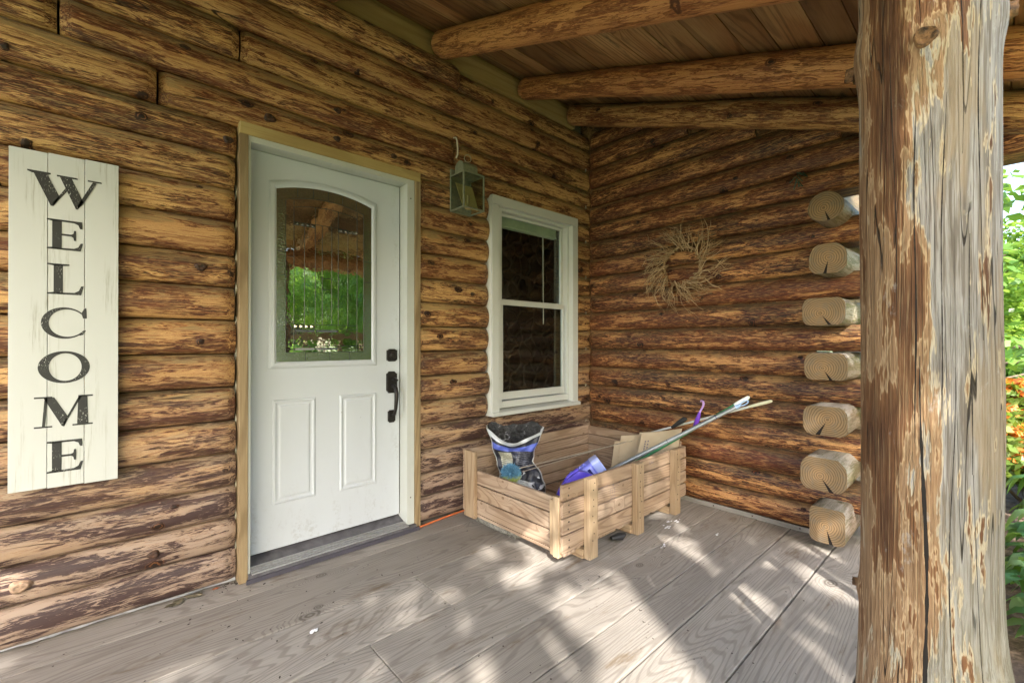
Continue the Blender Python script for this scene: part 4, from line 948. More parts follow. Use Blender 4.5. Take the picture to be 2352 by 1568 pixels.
# ------------------------------------------------------------------ twig wreath
rg = random.Random(42); m = MB(); WC = Vector((-.062, -.895, 1.700))
def twig(m, a0, r0, r1, sweep, zoff, rad, segs=6, fork=True):
    pts = []; jit = rg.uniform(-.5, .5)
    for i in range(segs + 1):
        t_ = i / segs; r = r0 + (r1 - r0) * t_; a = a0 + sweep * t_ ** .75 + jit * .34 * math.sin(t_ * 6 + jit * 9) * t_
        pts.append(WC + Vector((zoff - .03 * math.sin(t_ * 3) + rg.uniform(-.005, .005), -math.cos(a) * r + rg.uniform(-.004, .004), math.sin(a) * r + rg.uniform(-.004, .004))))
    m.tube(pts, [rad * (1 - .72 * i / segs) for i in range(segs + 1)], 5)
    if fork:
        for _ in range(rg.choice((1, 2, 2, 3))):
            i = rg.randint(2, segs - 1); p = pts[i]; d = (pts[min(i + 1, segs)] - pts[i - 1]).normalized(); sd_ = Vector((rg.uniform(-.2, .2), -d.z, d.y)) * rg.choice((-1, 1)) * rg.uniform(.25, .65)
            q = p + (d + sd_).normalized() * rg.uniform(.03, .075); q2 = q + (d + sd_ * .3).normalized() * rg.uniform(.015, .04); m.tube([p, q, q2], [rad * .5, rad * .4, rad * .25], 4)
for i in range(140):
    a0 = rg.choice([k * .37 for k in range(17)]) + rg.gauss(0, .19)
    up = .5 + .5 * math.cos(a0 - 1.9)
    twig(m, a0, rg.uniform(.110, .15), rg.uniform(.20, .33) + (.05 if rg.random() < .25 else 0), rg.uniform(.0, 1.0), rg.uniform(-.045, .03), rg.uniform(.0019, .0042))
for i in range(30):      # bound base ring
    a0 = rg.uniform(0, 6.28); pts = [WC + Vector((rg.uniform(-.015, .015), -math.cos(a0 + s_) * .135 * (1 + rg.uniform(-.06, .1)), math.sin(a0 + s_) * .135 * (1 + rg.uniform(-.06, .1)))) for s_ in np.linspace(0, 1.6, 9)]
    m.tube(pts, .0022, 5)
b = NB('dry_twig'); g = b.n('ShaderNodeNewGeometry').outputs['Random Per Island']
M['twig'] = b.done(b.ramp(g, [(0, (.22, .13, .06)), (.5, (.42, .28, .145)), (1, (.60, .45, .27))]), .7, spec=.3)
tag(m.build('twig_wreath', M['twig'], fixn=False), 'bare swirled twig wreath hanging on the dark log wall', 'wreath')

# ------------------------------------------------------------------ crate
crate = thing('slatted_crate', 'large pale wooden slatted crate on feet filled with cleaning things', 'crate')
rg = random.Random(31)
CX0, CX1, CY0, CY1 = -1.425, -.13, -.95, -.10
fz = [(.077, .163), (.171, .249), (.257, .335), (.343, .422)]
for z0, z1 in fz:
    cboard('front_slat', M['crate'], crate, CX0 + rg.uniform(-.004, .004), CX1 + rg.uniform(-.004, .004), CY0, CY0 + .019, z0, z1, .0025, warp=.0012)
bz = [(.075, .150), (.155, .230), (.235, .308), (.313, .386), (.391, .462)]
for z0, z1 in bz:
    cboard('back_slat', M['crate'], crate, CX0, CX1, CY1 - .019, CY1, z0, z1, .0025, warp=.0012)
for z0, z1 in bz:
    cboard('end_slat', M['crate'], crate, CX1 - .024, CX1 - .005, CY0 + .021, CY1 - .021, z0, min(z1, .455), .0025, along='y', warp=.0012)
for z0, z1 in fz:
    cboard('end_slat', M['crate'], crate, CX1 - .003, CX1 + .016, CY0 - .0, CY0 + .075, z0 + .002, z1 - .002, .0025, along='y', warp=.001)
for z0, z1 in ((.072, .158), (.166, .250), (.259, .341)):
    cboard('end_slat', M['crate'], crate, CX0 + .022, CX0 + .041, CY0 + .022, CY1 - .021, z0, z1, .0025, along='y', warp=.0012)
cboard('floor_slat', M['crate'], crate, CX0 + .020, CX0 + .115, CY0 + .01, CY1 - .01, .052, .069, .002, along='y', warp=.001)
for k in range(6):
    x = CX0 + .13 + k * .19; cboard('floor_slat', M['crate'], crate, x, x + .17, CY0 + .022, CY1 - .022, .052, .069, .002, along='y', warp=.001)
# corner posts
cboard('corner_post', M['crate_leg'], crate, CX0 - .008, CX0 + .020, CY1 - .125, CY1 - .022, .045, .462, .003, along='z', warp=.001)
cboard('corner_post', M['crate_leg'], crate, CX0 - .012, CX0 + .020, CY0 + .0205, CY0 + .058, .050, .36, .003, along='z', warp=.0015)
cboard('corner_post', M['crate_leg'], crate, CX0 - .004, CX0 + .021, CY0 + .059, CY0 + .088, .052, .335, .003, along='z', warp=.0015)
cboard('corner_post', M['crate_leg'], crate, CX1 - .055, CX1 - .026, CY0 + .021, CY0 + .06, .07, .41, .003, along='z')
# front battens that reach the floor, with runners behind them
for x0, z1 in ((-1.258, .428), (-.800, .424), (-.345, .432)):
    cboard('batten', M['crate_leg'], crate, x0, x0 + .072, CY0 - .040, CY0 - .0015, .003, z1, .003, along='z', warp=.0012)
    cboard('runner', M['crate_leg'], crate, x0 - .012, x0 + .025, CY0 + .0, CY1 - .03, .004, .051, .002, along='y')
# saw-tooth slat ends and nail holes
m = MB()
for x0 in (-1.225, -.765, -.31):
    for z0, z1 in fz:
        for dz in (.025, .06): m = MB(); m.lathe([(0, -.0028), (.003, -.0022), (.0034, 0)], (x0 + rg.uniform(-.01, .01), CY0 - .040, z0 + dz), 'y', 8); m.build('nail_head', M['nail'], crate)
for z0, z1 in fz:
    for dz in (.022, .058): m = MB(); m.lathe([(0, -.0026), (.0045, -.002), (.005, 0)], (CX0 + .045 + rg.uniform(-.004, .004), CY0, z0 + dz), 'y', 8); m.build('nail_head', M['nail'], crate)
# stamped marks
m = MB(); y_ = CY0 - .0006
def stroke(m, pts, wd=.0022):
    for p, q in zip(pts[:-1], pts[1:]):
        p = Vector((p[0], y_, p[1])); q = Vector((q[0], y_, q[1])); d = (q - p).normalized(); nn = Vector((-d.z, 0, d.x)) * wd / 2
        m.add([p - nn, q - nn, q + nn, p + nn], [(0, 1, 2, 3)])
ox, oz = -.60, .383
stroke(m, [(ox, oz + .018), (ox + .002, oz), (ox + .018, oz - .004), (ox + .02, oz + .012), (ox + .006, oz + .014)]); stroke(m, [(ox + .03, oz + .022), (ox + .026, oz), (ox + .048, oz + .002)]); stroke(m, [(ox + .044, oz + .024), (ox + .044, oz - .012)])
for i in range(3): stroke(m, [(ox + .07 + i * .022, oz + .014), (ox + .08 + i * .022, oz + .003), (ox + .07 + i * .022, oz - .008)], .0018)
m.build('stamp', M['ink'], crate, fixn=False); m = MB()
ox, oz = -1.02, .285
stroke(m, [(ox, oz), (ox, oz + .028), (ox + .012, oz + .030)]); stroke(m, [(ox + .045, oz), (ox + .045, oz + .03), (ox + .03, oz + .032)]); stroke(m, [(ox + .02, oz + .002), (ox + .02, oz + .03)]); stroke(m, [(ox + .028, oz + .042), (ox + .032, oz + .052), (ox + .026, oz + .054)], .004)
m.build('stamp', M['ink'], crate, fixn=False); m = MB()
for k in range(2):
    for i in range(6): stroke(m, [(ox + .002 + i * .0085, oz - .012 - k * .012), (ox + .008 + i * .0085, oz - .012 - k * .012)], .0032)
m.build('stamp', M['ink'], crate, fixn=False)

# ---- bag
PAPER = simple('white_bag_paper', (.56, .60, .61), .4, bump=.4, bscale=30)
bag = thing('open_bag', 'opened black and white printed paper bag slumped at the left of the crate', 'bag', (-1.12, -.30, .078), (0, 0, R(47.6 - 90)))
m = MB(); nu, nv = 26, 30; H = .475; vs = []; uvs = []
rg = random.Random(8)
def bagpt(u, v, side):
    # half width along the height: slumped base, pinch, flared mouth
    hw = np.interp(v, [0, .12, .35, .50, .60, .75, .88, .96, 1], [.125, .145, .145, .135, .120, .138, .162, .182, .192])
    th = np.interp(v, [0, .15, .4, .55, .65, .8, 1], [.07, .085, .080, .050, .040, .055, .080])
    cx_ = np.interp(v, [0, .3, .5, .62, .8, 1], [.045, .03, .0, -.028, -.03, -.02])
    x = (u - .5) * 2; prof = (1 - abs(x) ** 2.6) ** .5 if abs(x) < 1 else 0
    cr = .012 * math.sin(9 * u + 21 * v + side) + .010 * math.sin(14 * v - 7 * u) + .006 * math.sin(23 * u - 13 * v) + .006 * math.sin(47 * v + 5 * u) * (1 - abs(x))
    return (cx_ + x * hw + .004 * math.sin(31 * v), side * (th * prof) + (cr if prof > .1 else cr * .3), H * v + ((.03 * x * x + .008 * math.sin(9 * u + 1) - (.040 * (1 - x * x) if side < 0 else -.012)) * max(0, (v - .72) / .28)))
for side in (-1, 1):
    vs = [bagpt(i / nu, j / nv, side) for j in range(nv + 1) for i in range(nu + 1)]
    fs = [(j * (nu + 1) + i, j * (nu + 1) + i + 1, (j + 1) * (nu + 1) + i + 1, (j + 1) * (nu + 1) + i) for j in range(nv) for i in range(nu)]
    m.add(vs, fs, 0, True)
o = m.build('bag_body', M['bag'], bag, fixn=True)
uvl = o.data.uv_layers.new(name='UVMap')
for poly in o.data.polygons:
    for li in poly.loop_indices:
        vi = o.data.loops[li].vertex_index % ((nu + 1) * (nv + 1)); uvl.data[li].uv = ((vi % (nu + 1)) / nu, (vi // (nu + 1)) / nv)
m = MB(); vs = [];  N = 40   # folded-over torn mouth: back lip higher, dark inside
for i in range(N + 1):
    u = i / N; pf_ = bagpt(u, .995, -1); pb = bagpt(u, .995, 1); x = (u - .5) * 2
    vs += [(pf_[0] * 1.0, pf_[1] + .004, pf_[2] - .004), (pf_[0], (pf_[1] + pb[1]) / 2, pf_[2] - .035 * (1 - x * x) - .002), (pb[0] * .98, pb[1], pb[2] + .035 * (1 - x ** 4) + .008 * math.sin(17 * u) + rg.uniform(-.003, .003))]
fs = [(i * 3 + k, (i + 1) * 3 + k, (i + 1) * 3 + k + 1, i * 3 + k + 1) for i in range(N) for k in range(2)]
m.add(vs, fs, 0, True); m.build('bag_mouth', M['bag_in'], bag)
m = MB()
for sgn in ():   # white curled corners of the mouth
    pts = []; m = MB()
    for j in range(6):
        t_ = j / 5
        pts.append([(sgn * (.11 + .06 * t_) - .02, -.045 + .02 * t_ - .01 * math.sin(t_ * 3), H - .028 + .02 * t_), (sgn * (.085 + .085 * t_) - .02, -.030, H + .004 + .03 * t_), (sgn * (.07 + .075 * t_) - .02, .01, H + .018 + .035 * t_ * (1 if sgn < 0 else 1.1))])
    vs = [p for r_ in pts for p in r_]; m.add(vs, [(j * 3 + k, j * 3 + k + 1, (j + 1) * 3 + k + 1, (j + 1) * 3 + k) for j in range(5) for k in range(2)], 0, True); m.build('bag_fold', PAPER, bag)
if 0: m.build('bag_fold', simple('white_paper', (.62, .66, .66), .4, bump=.4, bscale=30), bag)

# ---- fluffy duster with its rod
dus = thing('fluffy_duster', 'blue and yellow fluffy duster head on a thin rod leaning in the crate', 'duster', (-1.27, -.39, .335))
m = MB(); rg = random.Random(12)
for i in range(1500):
    d = Vector((rg.gauss(0, 1), rg.gauss(0, 1), rg.gauss(0, 1))).normalized(); e = Vector((rg.gauss(0, 1), rg.gauss(0, 1), rg.gauss(0, 1))).normalized() * .5
    p = Vector((d.x * .045, d.y * .045, d.z * .040)); L = rg.uniform(.010, .020); m.tube([p * .7, p + e * .004, p + d * L * .6 + e * L * .5, p + d * L + e * L * .9], [.0022, .002, .0017, .001], 4, cap=False)
m.lathe([(.0, -.035), (.03, -.02), (.036, 0), (.03, .02), (0, .035)], (0, 0, 0), 'z', 12); m.build('duster_head', M['fluff'], dus, fixn=False)
m = MB(); m.tube([(.02, -.02, .02), (.24, -.175, .075)], .0035, 8)
m = MB(); a_ = Vector((.03, -.03, .03)); m.tube([a_, Vector((.83, -.335, .133))], .0032, 8); m.build('rod', M['rod'], dus)
m = MB(); m.tube([(-1.235, -.455, .352), (-.46, -.690, .462)], .003, 8); tag(m.build('thin_rod', M['rod']), 'second thin metal rod lying just below the duster rod', 'rod')

# ---- dustpan and tub
dp = thing('violet_dustpan', 'glossy violet plastic dustpan standing on edge at the front of the crate', 'dustpan', (0, 0, 0))
import_pts = None
def frame_at(o, xdir, zdir):
    x = Vector(xdir).normalized(); z = Vector(zdir); z = (z - x * z.dot(x)).normalized(); y = z.cross(x); mt = Matrix((x, y, z)).transposed().to_4x4(); mt.translation = Vector(o); return mt
rt = Vector((.739, -.674, 0)); fw = Vector((.674, .739, 0)); upv = Vector((0, 0, 1))    # right, away and up as seen from the door side
def P3(base, a, b_, c_): return Vector(base) + rt * a + fw * b_ + upv * c_
DB = (-1.03, -.77, .30)
m = MB(); nn = 12; rows = []
outl = [(-.175, -.090), (-.150, -.030), (-.100, .035), (-.030, .085), (.020, .075), (.085, .045), (.160, .030), (.13, -.03), (-.02, -.095), (-.06, -.11)]
fr_ = [P3(DB, a, -.012 + .05 * abs(a), c_) for a, c_ in outl]; bk_ = [P3(DB, a * .97, .03 + .05 * abs(a), c_ * .97) for a, c_ in outl]
cen = P3(DB, -.01, -.035, -.01); n_ = len(outl)
m.add([cen] + fr_, [(0, 1 + i, 1 + (i + 1) % n_) for i in range(n_)], 0, True); m.add(fr_ + bk_, [(i, (i + 1) % n_, n_ + (i + 1) % n_, n_ + i) for i in range(n_)], 0, False)
m.add([P3(DB, -.01, .035, -.01)] + bk_, [(0, 1 + i, 1 + (i + 1) % n_) for i in range(n_)], 0, True)
o = m.build('pan', M['dustpan'], dp, bevel=.004)
m = MB(); pth = [P3(DB, a, .025, c_) for a, c_ in ((-.17, -.10), (-.135, -.03), (-.085, .045), (-.03, .085))]; m.tube(pth, [.008, .010, .012, .012], 10); m.build('rim', M['dustpan'], dp)

tubm = frame_at(P3((-.925, -.715, .335), 0, .02, 0), rt * .80 + upv * .60, upv * .8 - rt * .6)
tub = thing('lavender_jug', 'lilac plastic jug with clear lid and small dark label leaning beside the dustpan', 'jug')
tub.matrix_world = tubm
m = MB()
def rr_box(m, x0, x1, hy, hz, r, n=6, y0=0, z0=0, sc0=1, sc1=1):
    prof = []
    for cx_, cy_, a0 in ((hy - r, hz - r, 0), (-hy + r, hz - r, PI / 2), (-hy + r, -hz + r, PI), (hy - r, -hz + r, 1.5 * PI)):
        for i in range(n + 1): a = a0 + PI / 2 * i / n; prof.append((cx_ + r * math.cos(a), cy_ + r * math.sin(a)))
    N = len(prof); vs = [(x0, y0 + p[0] * sc0, z0 + p[1] * sc0) for p in prof] + [(x1, y0 + p[0] * sc1, z0 + p[1] * sc1) for p in prof]
    m.add(vs, [(i, (i + 1) % N, N + (i + 1) % N, N + i) for i in range(N)], 0, True)
    m.add(vs[:N], [tuple(range(N))[::-1]]); m.add(vs[N:], [tuple(range(N))])
rr_box(m, -.07, .055, .052, .050, .018); m.build('body', M['tub'], tub)
m = MB(); rr_box(m, -.09, -.071, .057, .055, .02); rr_box(m, -.105, -.091, .050, .048, .02); m.build('collar', M['tub_lid'], tub)
m = MB(); rr_box(m, .0555, .11, .056, .054, .024, sc1=.94); m.build('lid', M['tub_lid'], tub, bevel=.006)
m = MB(); rr_box(m, -.04, .045, .0535, .036, .006); m.build('label', M['label_light'], tub)
m = MB(); m.box(.012, .030, -.0546, -.0540, -.024, .026); m.box(-.060, -.056, -.0532, -.0525, -.03, .01); m.box(-.066, -.063, -.0532, -.0525, -.03, .01); m.build('label_mark', M['label_dark'], tub)
m = MB()
for i in range(3): m.tube([(-.055 + i * .03, -.02, .049), (-.045 + i * .03, -.02, .060), (-.035 + i * .03, -.02, .049)], .006, 8)
m.build('grip_rib', M['tub'], tub)

# ---- cardboard
def sheet(name, label, TL, TR, BR, BL, th=.006, mark=False, group=None):
    TL, TR, BR, BL = map(Vector, (TL, TR, BR, BL)); n_ = (TR - TL).cross(BL - TL).normalized() * th
    m = MB(); m.hexa([BL, BR, BR + n_, BL + n_], [TL, TR, TR + n_, TL + n_])
    o = tag(m.build(name, M['card'], bevel=.001), label, 'cardboard', 'cardboard pieces in the crate')
    if mark:
        q = MB(); ex = (TR - TL); ez = (BL - TL); nf = n_.normalized()
        if nf.dot(Vector((-1, -.5, 0))) < 0: off_ = -nf * .0012
        else: off_ = n_ + nf * .0012
        for (a0, a1, c0) in ((.12, .13, 0), (.19, .20, .0)):
            k_ = .14
            while k_ < .62:
                ln_ = .03; p = TL + ex * a0 + ez * k_; 
                q.add([p + off_, p + ex * .035 + off_, p + ex * .035 + ez * ln_ + off_, p + ez * ln_ + off_], [(0, 1, 2, 3)]); k_ += .045 if a0 < .15 else .06
        q.build('print', M['ink'], o, fixn=False)
    return o
sheet('cardboard_sheet', 'narrow strip of cardboard with a dark corrugated edge, leftmost in the crate', (-.40, -.553, .430), (-.375, -.585, .433), (-.40, -.545, .10), (-.425, -.515, .10), .012)
sheet('cardboard_sheet', 'middle flat cardboard sheet with blank face standing in the crate', (-.36, -.580, .470), (-.27, -.72, .487), (-.31, -.68, .10), (-.40, -.54, .09), .006)
sheet('cardboard_sheet', 'plain cardboard sheet tucked just behind the printed one', (-.315, -.705, .505), (-.17, -.90, .53), (-.22, -.86, .12), (-.365, -.66, .10), .010)
sheet('cardboard_sheet', 'large cardboard sheet with small faded printing near its left edge', (-.340, -.735, .503), (-.16, -.945, .548), (-.22, -.90, .20), (-.40, -.69, .13), .006, mark=True)

# ---- long handles leaning out of the crate
def polething(name, label, cat, parts):
    root = thing(name, label, cat, parts[0][1][0])
    root.location = (0, 0, 0)
    for nm, pts, rad, mat in parts:
        m = MB(); m.tube(pts, rad, 14); m.build(nm, mat, root)
    return root
G0 = Vector((-.72, -.527, .19)); G1 = Vector((-.15, -1.355, .768)); gd = (G1 - G0).normalized()
gp = polething('grey_pole', 'long grey metal mop pole with pale blue hanging end leaning out of the crate', 'pole', [('shaft', [G0, G1 - gd * .06], .0125, M['grey_pole']), ('collar', [G1 - gd * .20, G1 - gd * .196], .0132, M['label_dark']), ('collar', [G0 + gd * .62, G0 + gd * .624], .0132, M['sill_dark'])])
m = MB(); m.tube([G1 - gd * .065, G1 - gd * .045, G1 - gd * .03], [.0135, .0125, .010], 14)
c = G1 - gd * .005; sidev = gd.cross(fw).normalized()
m.tube([c + gd * math.cos(a) * .026 + sidev * math.sin(a) * .011 for a in np.linspace(0, 2 * PI, 21)], .0045, 8, cap=False); m.build('hanging_loop', M['blue_hanger'], gp)
N0 = Vector((-.53, -.567, .185)); N1 = Vector((-.13, -1.376, .806)); nd_ = (N1 - N0).normalized()
polething('green_pole', 'long green broom pole with a white rounded grip beside the grey one', 'pole', [('shaft', [N0, N1 - nd_ * .10], .0105, M['green_pole']), ('grip', [N1 - nd_ * .105, N1 - nd_ * .09, N1 - nd_ * .02, N1 - nd_ * .006, N1], [.0125, .0135, .0135, .010, .003], M['white_grip'])])
W0 = Vector((-.17, -.741, .498)); W1 = Vector((-.12, -1.502, .792)); wd_ = (W1 - W0).normalized(); Wb = W0 - wd_ * .30
polething('white_pole', 'thin white enamel pole with cream tapered tip reaching farthest right', 'pole', [('shaft', [Wb, W1 - wd_ * .14], .0075, M['white_pole']), ('grip', [W1 - wd_ * .14, W1 - wd_ * .10, W1 - wd_ * .03, W1 - wd_ * .006, W1], [.0078, .0095, .011, .009, .003], M['cream_grip'])])
pu = thing('purple_brush', 'purple hooked brush handle sticking up between the poles', 'brush')
pb_ = [(-.25, -1.075, .585), (-.26, -1.088, .605), (-.27, -1.102, .635), (-.27, -1.112, .665), (-.27, -1.120, .695)]
m = MB(); m.tube(pb_, [.011, .014, .0155, .013, .008], 14); m.build('handle', M['purple'], pu)
m = MB(); m.tube([(-.27, -1.120, .692), (-.27, -1.130, .712), (-.27, -1.140, .730), (-.27, -1.146, .750), (-.27, -1.142, .766), (-.27, -1.130, .770), (-.27, -1.124, .762)], [.008, .006, .006, .0075, .008, .006, .003], 12); m.build('hook', M['purple_light'], pu)
m = MB(); m.tube([(-.22, -.90, .555), (-.22, -.95, .595), (-.22, -.99, .625), (-.22, -1.01, .632)], [.010, .016, .018, .006], 12, sx=.7); tag(m.build('black_handle', M['black']), 'small glossy black tool handle left of the purple one', 'handle')

# ------------------------------------------------------------------ small things
m = MB(); m.tube([(-1.70, -.02, .008), (-1.55, .0, .008), (-1.40, .015, .008), (-1.2, .02, .008), (-.9, .03, .008)], .006, 8)
tag(m.build('orange_cord', M['orange']), 'orange extension cord along the foot of the log wall', 'cord')
m = MB(); rg = random.Random(14); pts = [(-1.36 + .55 * t_, -.22 - .58 * t_ + .03 * math.sin(5 * t_), .030) for t_ in np.linspace(0, 1, 9)]; pts = [(-1.36, -.16, .028), (-1.365, -.30, .030), (-1.36, -.44, .026), (-1.35, -.56, .030)]
m.tube(pts, [.022, .027, .025, .018], 12)
for i in range(160):
    t_ = rg.random(); p = Vector((-1.362, -.16 - .40 * t_, .028)); a = rg.uniform(0, 6.28); q = p + Vector((math.cos(a), rg.uniform(-.3, .3), math.sin(a))) * .033; q.z = max(q.z, .004); m.tube([p, q], [.004, .002], 4)
tag(m.build('draught_roll', simple('grey_fringe', (.20, .19, .16), .9, var=.5, nscale=60)), 'shaggy dark grey fringed roll under the left end of the crate', 'mop head')
m = MB(); m.tube([(-.98, -.93, .022), (-.93, -.955, .026), (-.88, -.95, .022)], [.010, .020, .010], 10, sx=1.5); tag(m.build('dark_lump', M['black']), 'small black lump on the floor under the front of the crate', 'lump')
def leaf_litter(name, label, cat, x, y, sz, mat, seed, rot):
    rg = random.Random(seed); m = MB(); pts = []
    N = 17
    for i in range(N):
        a = 2 * PI * i / N; r = sz * (.55 + .45 * abs(math.cos(2.5 * a))) * rg.uniform(.75, 1.1); pts.append((r * math.cos(a) * 1.5, r * math.sin(a) * .7, .004 + abs(rg.gauss(0, 1)) * sz * .12))
    m.add([(0, 0, .010)] + pts, [(0, 1 + i, 1 + (i + 1) % N) for i in range(N)]); m.add([(p[0], p[1], p[2] - .002) for p in [(0, 0, .010)] + pts], [(0, 1 + (i + 1) % N, 1 + i) for i in range(N)])
    return tag(m.build(name, mat, None, (x, y, .001), (0, 0, rot), fixn=False), label, cat)
dl = simple('dry_leaf', (.12, .10, .06), .8, var=.4, nscale=60)
leaf_litter('dead_leaf', 'curled dark dead leaf by the flashing, nearer the sign', 'leaf', -2.905, -.005, .032, dl, 1, .5)
leaf_litter('dead_leaf', 'smaller dark dead leaf by the flashing, nearer the door', 'leaf', -2.835, .012, .030, dl, 2, -.3)
leaf_litter('paper_scrap', 'crumpled white paper scrap on the planks before the door', 'paper', -2.521, -.606, .016, simple('white_scrap', (.75, .76, .78), .6), 3, .4)
leaf_litter('bark_chip', 'reddish bark chip at the end of the white flashing', 'chip', -2.752, .018, .012, simple('red_bark', (.28, .09, .04), .8), 4, 0)
m = MB(); rg = random.Random(66)
for (cx_, cy_, sx_, sy_, N) in ((-2.70, .02, .05, .02, 60), (-2.3, -.5, .6, .35, 110), (-1.2, -1.4, .7, .35, 60), (-2.72, -.15, .15, .1, 25), (-.6, -1.5, .35, .3, 30)):
    for i in range(N):
        x, y = rg.gauss(cx_, sx_), rg.gauss(cy_, sy_)
        if y > .05 or x > -.05 or y < -2.4: continue
        s_ = rg.uniform(.0012, .0036); a = rg.uniform(0, 3.14); e = rg.uniform(1, 3.2); dx, dy = math.cos(a) * s_ * e, math.sin(a) * s_ * e
        m.add([(x - dx, y - dy, .0012), (x + dy * .4, y - dx * .4, .0012), (x + dx, y + dy, .0012), (x - dy * .4, y + dx * .4, .003)], [(0, 1, 2), (0, 2, 3), (1, 3, 2), (0, 3, 1)])
tag(m.build('deck_debris', simple('crumbs', (.05, .04, .03), .9, var=.5), fixn=False), 'scattered tiny crumbs and dirt on the planks', 'debris', kind='stuff')
def splat(x, y, s_, seed):
    rg = random.Random(seed); m = MB()
    for k in range(7):
        px, py = x + rg.gauss(0, s_), y + rg.gauss(0, s_ * .5); N = 9; r = s_ * rg.uniform(.2, .5)
        m.add([(px, py, .0022)] + [(px + r * 1.6 * math.cos(6.28 * i / N) * rg.uniform(.6, 1.3), py + r * .7 * math.sin(6.28 * i / N) * rg.uniform(.6, 1.3), .0012) for i in range(N)], [(0, 1 + i, 1 + (i + 1) % N) for i in range(N)])
    return m
for k, (x, y, s_, lab) in enumerate(((-.55, -1.035, .022, 'white paint splash right of the crate by the middle of the planks'), (-.80, -1.16, .014, 'small white star-shaped paint splash in front of the crate feet'), (-.43, -1.03, .022, 'longer white paint splash nearest the log side wall'), (-.43, -1.30, .012, 'tiny white paint spot farthest from the crate'))):
    tag(splat(x, y, s_, k).build('paint_spill', simple('white_spill', (.72, .72, .74), .6)), lab, 'paint spill')
def hook_twig(): pass
# plastic scrap and light-string pieces by the post
m = MB(); X0 = -1.20
HPL = Vector((-0.399, -1.950, 2.729))
for k, (dx, dz, dx2, dz2) in enumerate(((0, .10, .010, -.012), (.010, .10, .016, -.006), (.010, -.012, .034, .006), (.012, -.012, .011, -.030), (-.002, .045, .014, .060))):
    p = HPL + rt * dx + upv * dz; q = HPL + rt * dx2 + upv * dz2; m.tube([p, (p + q) / 2 + rt * .003, q], .0022, 6, sx=1.6)
tag(m.build('hanging_plastic', simple('pale_green_plastic', (.32, .40, .34), .3)), 'pale green plastic strip dangling from the ceiling beside the post', 'plastic strip')
m = MB(); rg = random.Random(2)
for k in range(7):
    p = Vector((-.045, -1.60 - .05 * rg.random(), 2.10 + .07 * rg.random())); m.tube([p, p + Vector((-.01, rg.uniform(-.03, .03), rg.uniform(-.04, .02))), p + Vector((0, rg.uniform(-.05, .05), rg.uniform(-.05, .03)))], .0028, 6)
tag(m.build('light_string', M['green_cord']), 'tangle of dark green wire pinned high on the log side wall', 'wire')

# ------------------------------------------------------------------ outdoors
GZ = -.32
m = MB(); m.add([(-150, -150, GZ), (150, -150, GZ), (150, 150, GZ), (-150, 150, GZ)], [(0, 1, 2, 3)]); tag(m.build('ground', M['ground'], fixn=False), kind='structure')
m = MB(); m.add([(-3, -2.45, GZ + .004), (6, -2.45, GZ + .004), (6, -3.1, GZ + .004), (-3, -3.1, GZ + .004)], [(0, 3, 2, 1)]); tag(m.build('flower_bed', M['soil'], fixn=False), kind='structure')

def leaves_mesh(name, centres, size, seed, mat, parent=None, elong=1.6, flat=.5, loc=(0, 0, 0), rotz=0, fold=.25):
    rng = np.random.default_rng(seed); n = len(centres); C = np.asarray(centres, dtype=np.float32)
    nrm = rng.normal(size=(n, 3)); nrm[:, 2] = np.abs(nrm[:, 2]) + flat; nrm /= np.linalg.norm(nrm, axis=1)[:, None]
    t = rng.normal(size=(n, 3)); t -= (t * nrm).sum(1)[:, None] * nrm; t /= np.linalg.norm(t, axis=1)[:, None]; bt = np.cross(nrm, t)
    s = size * rng.uniform(.65, 1.3, n)[:, None]
    a = C - t * s * elong / 2; bq = C + bt * s / 2 + nrm * s * fold * .3; c = C + t * s * elong / 2; d = C - bt * s / 2 + nrm * s * fold * .3
    V = np.stack([a, bq, c, d], 1).reshape(-1, 3).astype(np.float32)
    me = bpy.data.meshes.new(name); me.vertices.add(4 * n); me.vertices.foreach_set('co', V.ravel()); me.loops.add(4 * n); me.loops.foreach_set('vertex_index', np.arange(4 * n, dtype=np.int32))
    me.polygons.add(n); me.polygons.foreach_set('loop_start', np.arange(0, 4 * n, 4, dtype=np.int32)); me.polygons.foreach_set('loop_total', np.full(n, 4, dtype=np.int32)); me.update(calc_edges=True); me.materials.append(mat)
    o = bpy.data.objects.new(name, me); col.objects.link(o); o.location = loc; o.rotation_euler = (0, 0, rotz)
    if parent: o.parent = parent
    return o
def crown_points(rng, clumps, per):
    out = []
    for (c, r) in clumps:
        p = rng.normal(size=(per, 3)); p /= np.linalg.norm(p, axis=1)[:, None]; p *= (rng.uniform(.25, 1, per) ** .5)[:, None] * r; p[:, 2] *= .62; out.append(p + np.array(c))
    return np.concatenate(out)
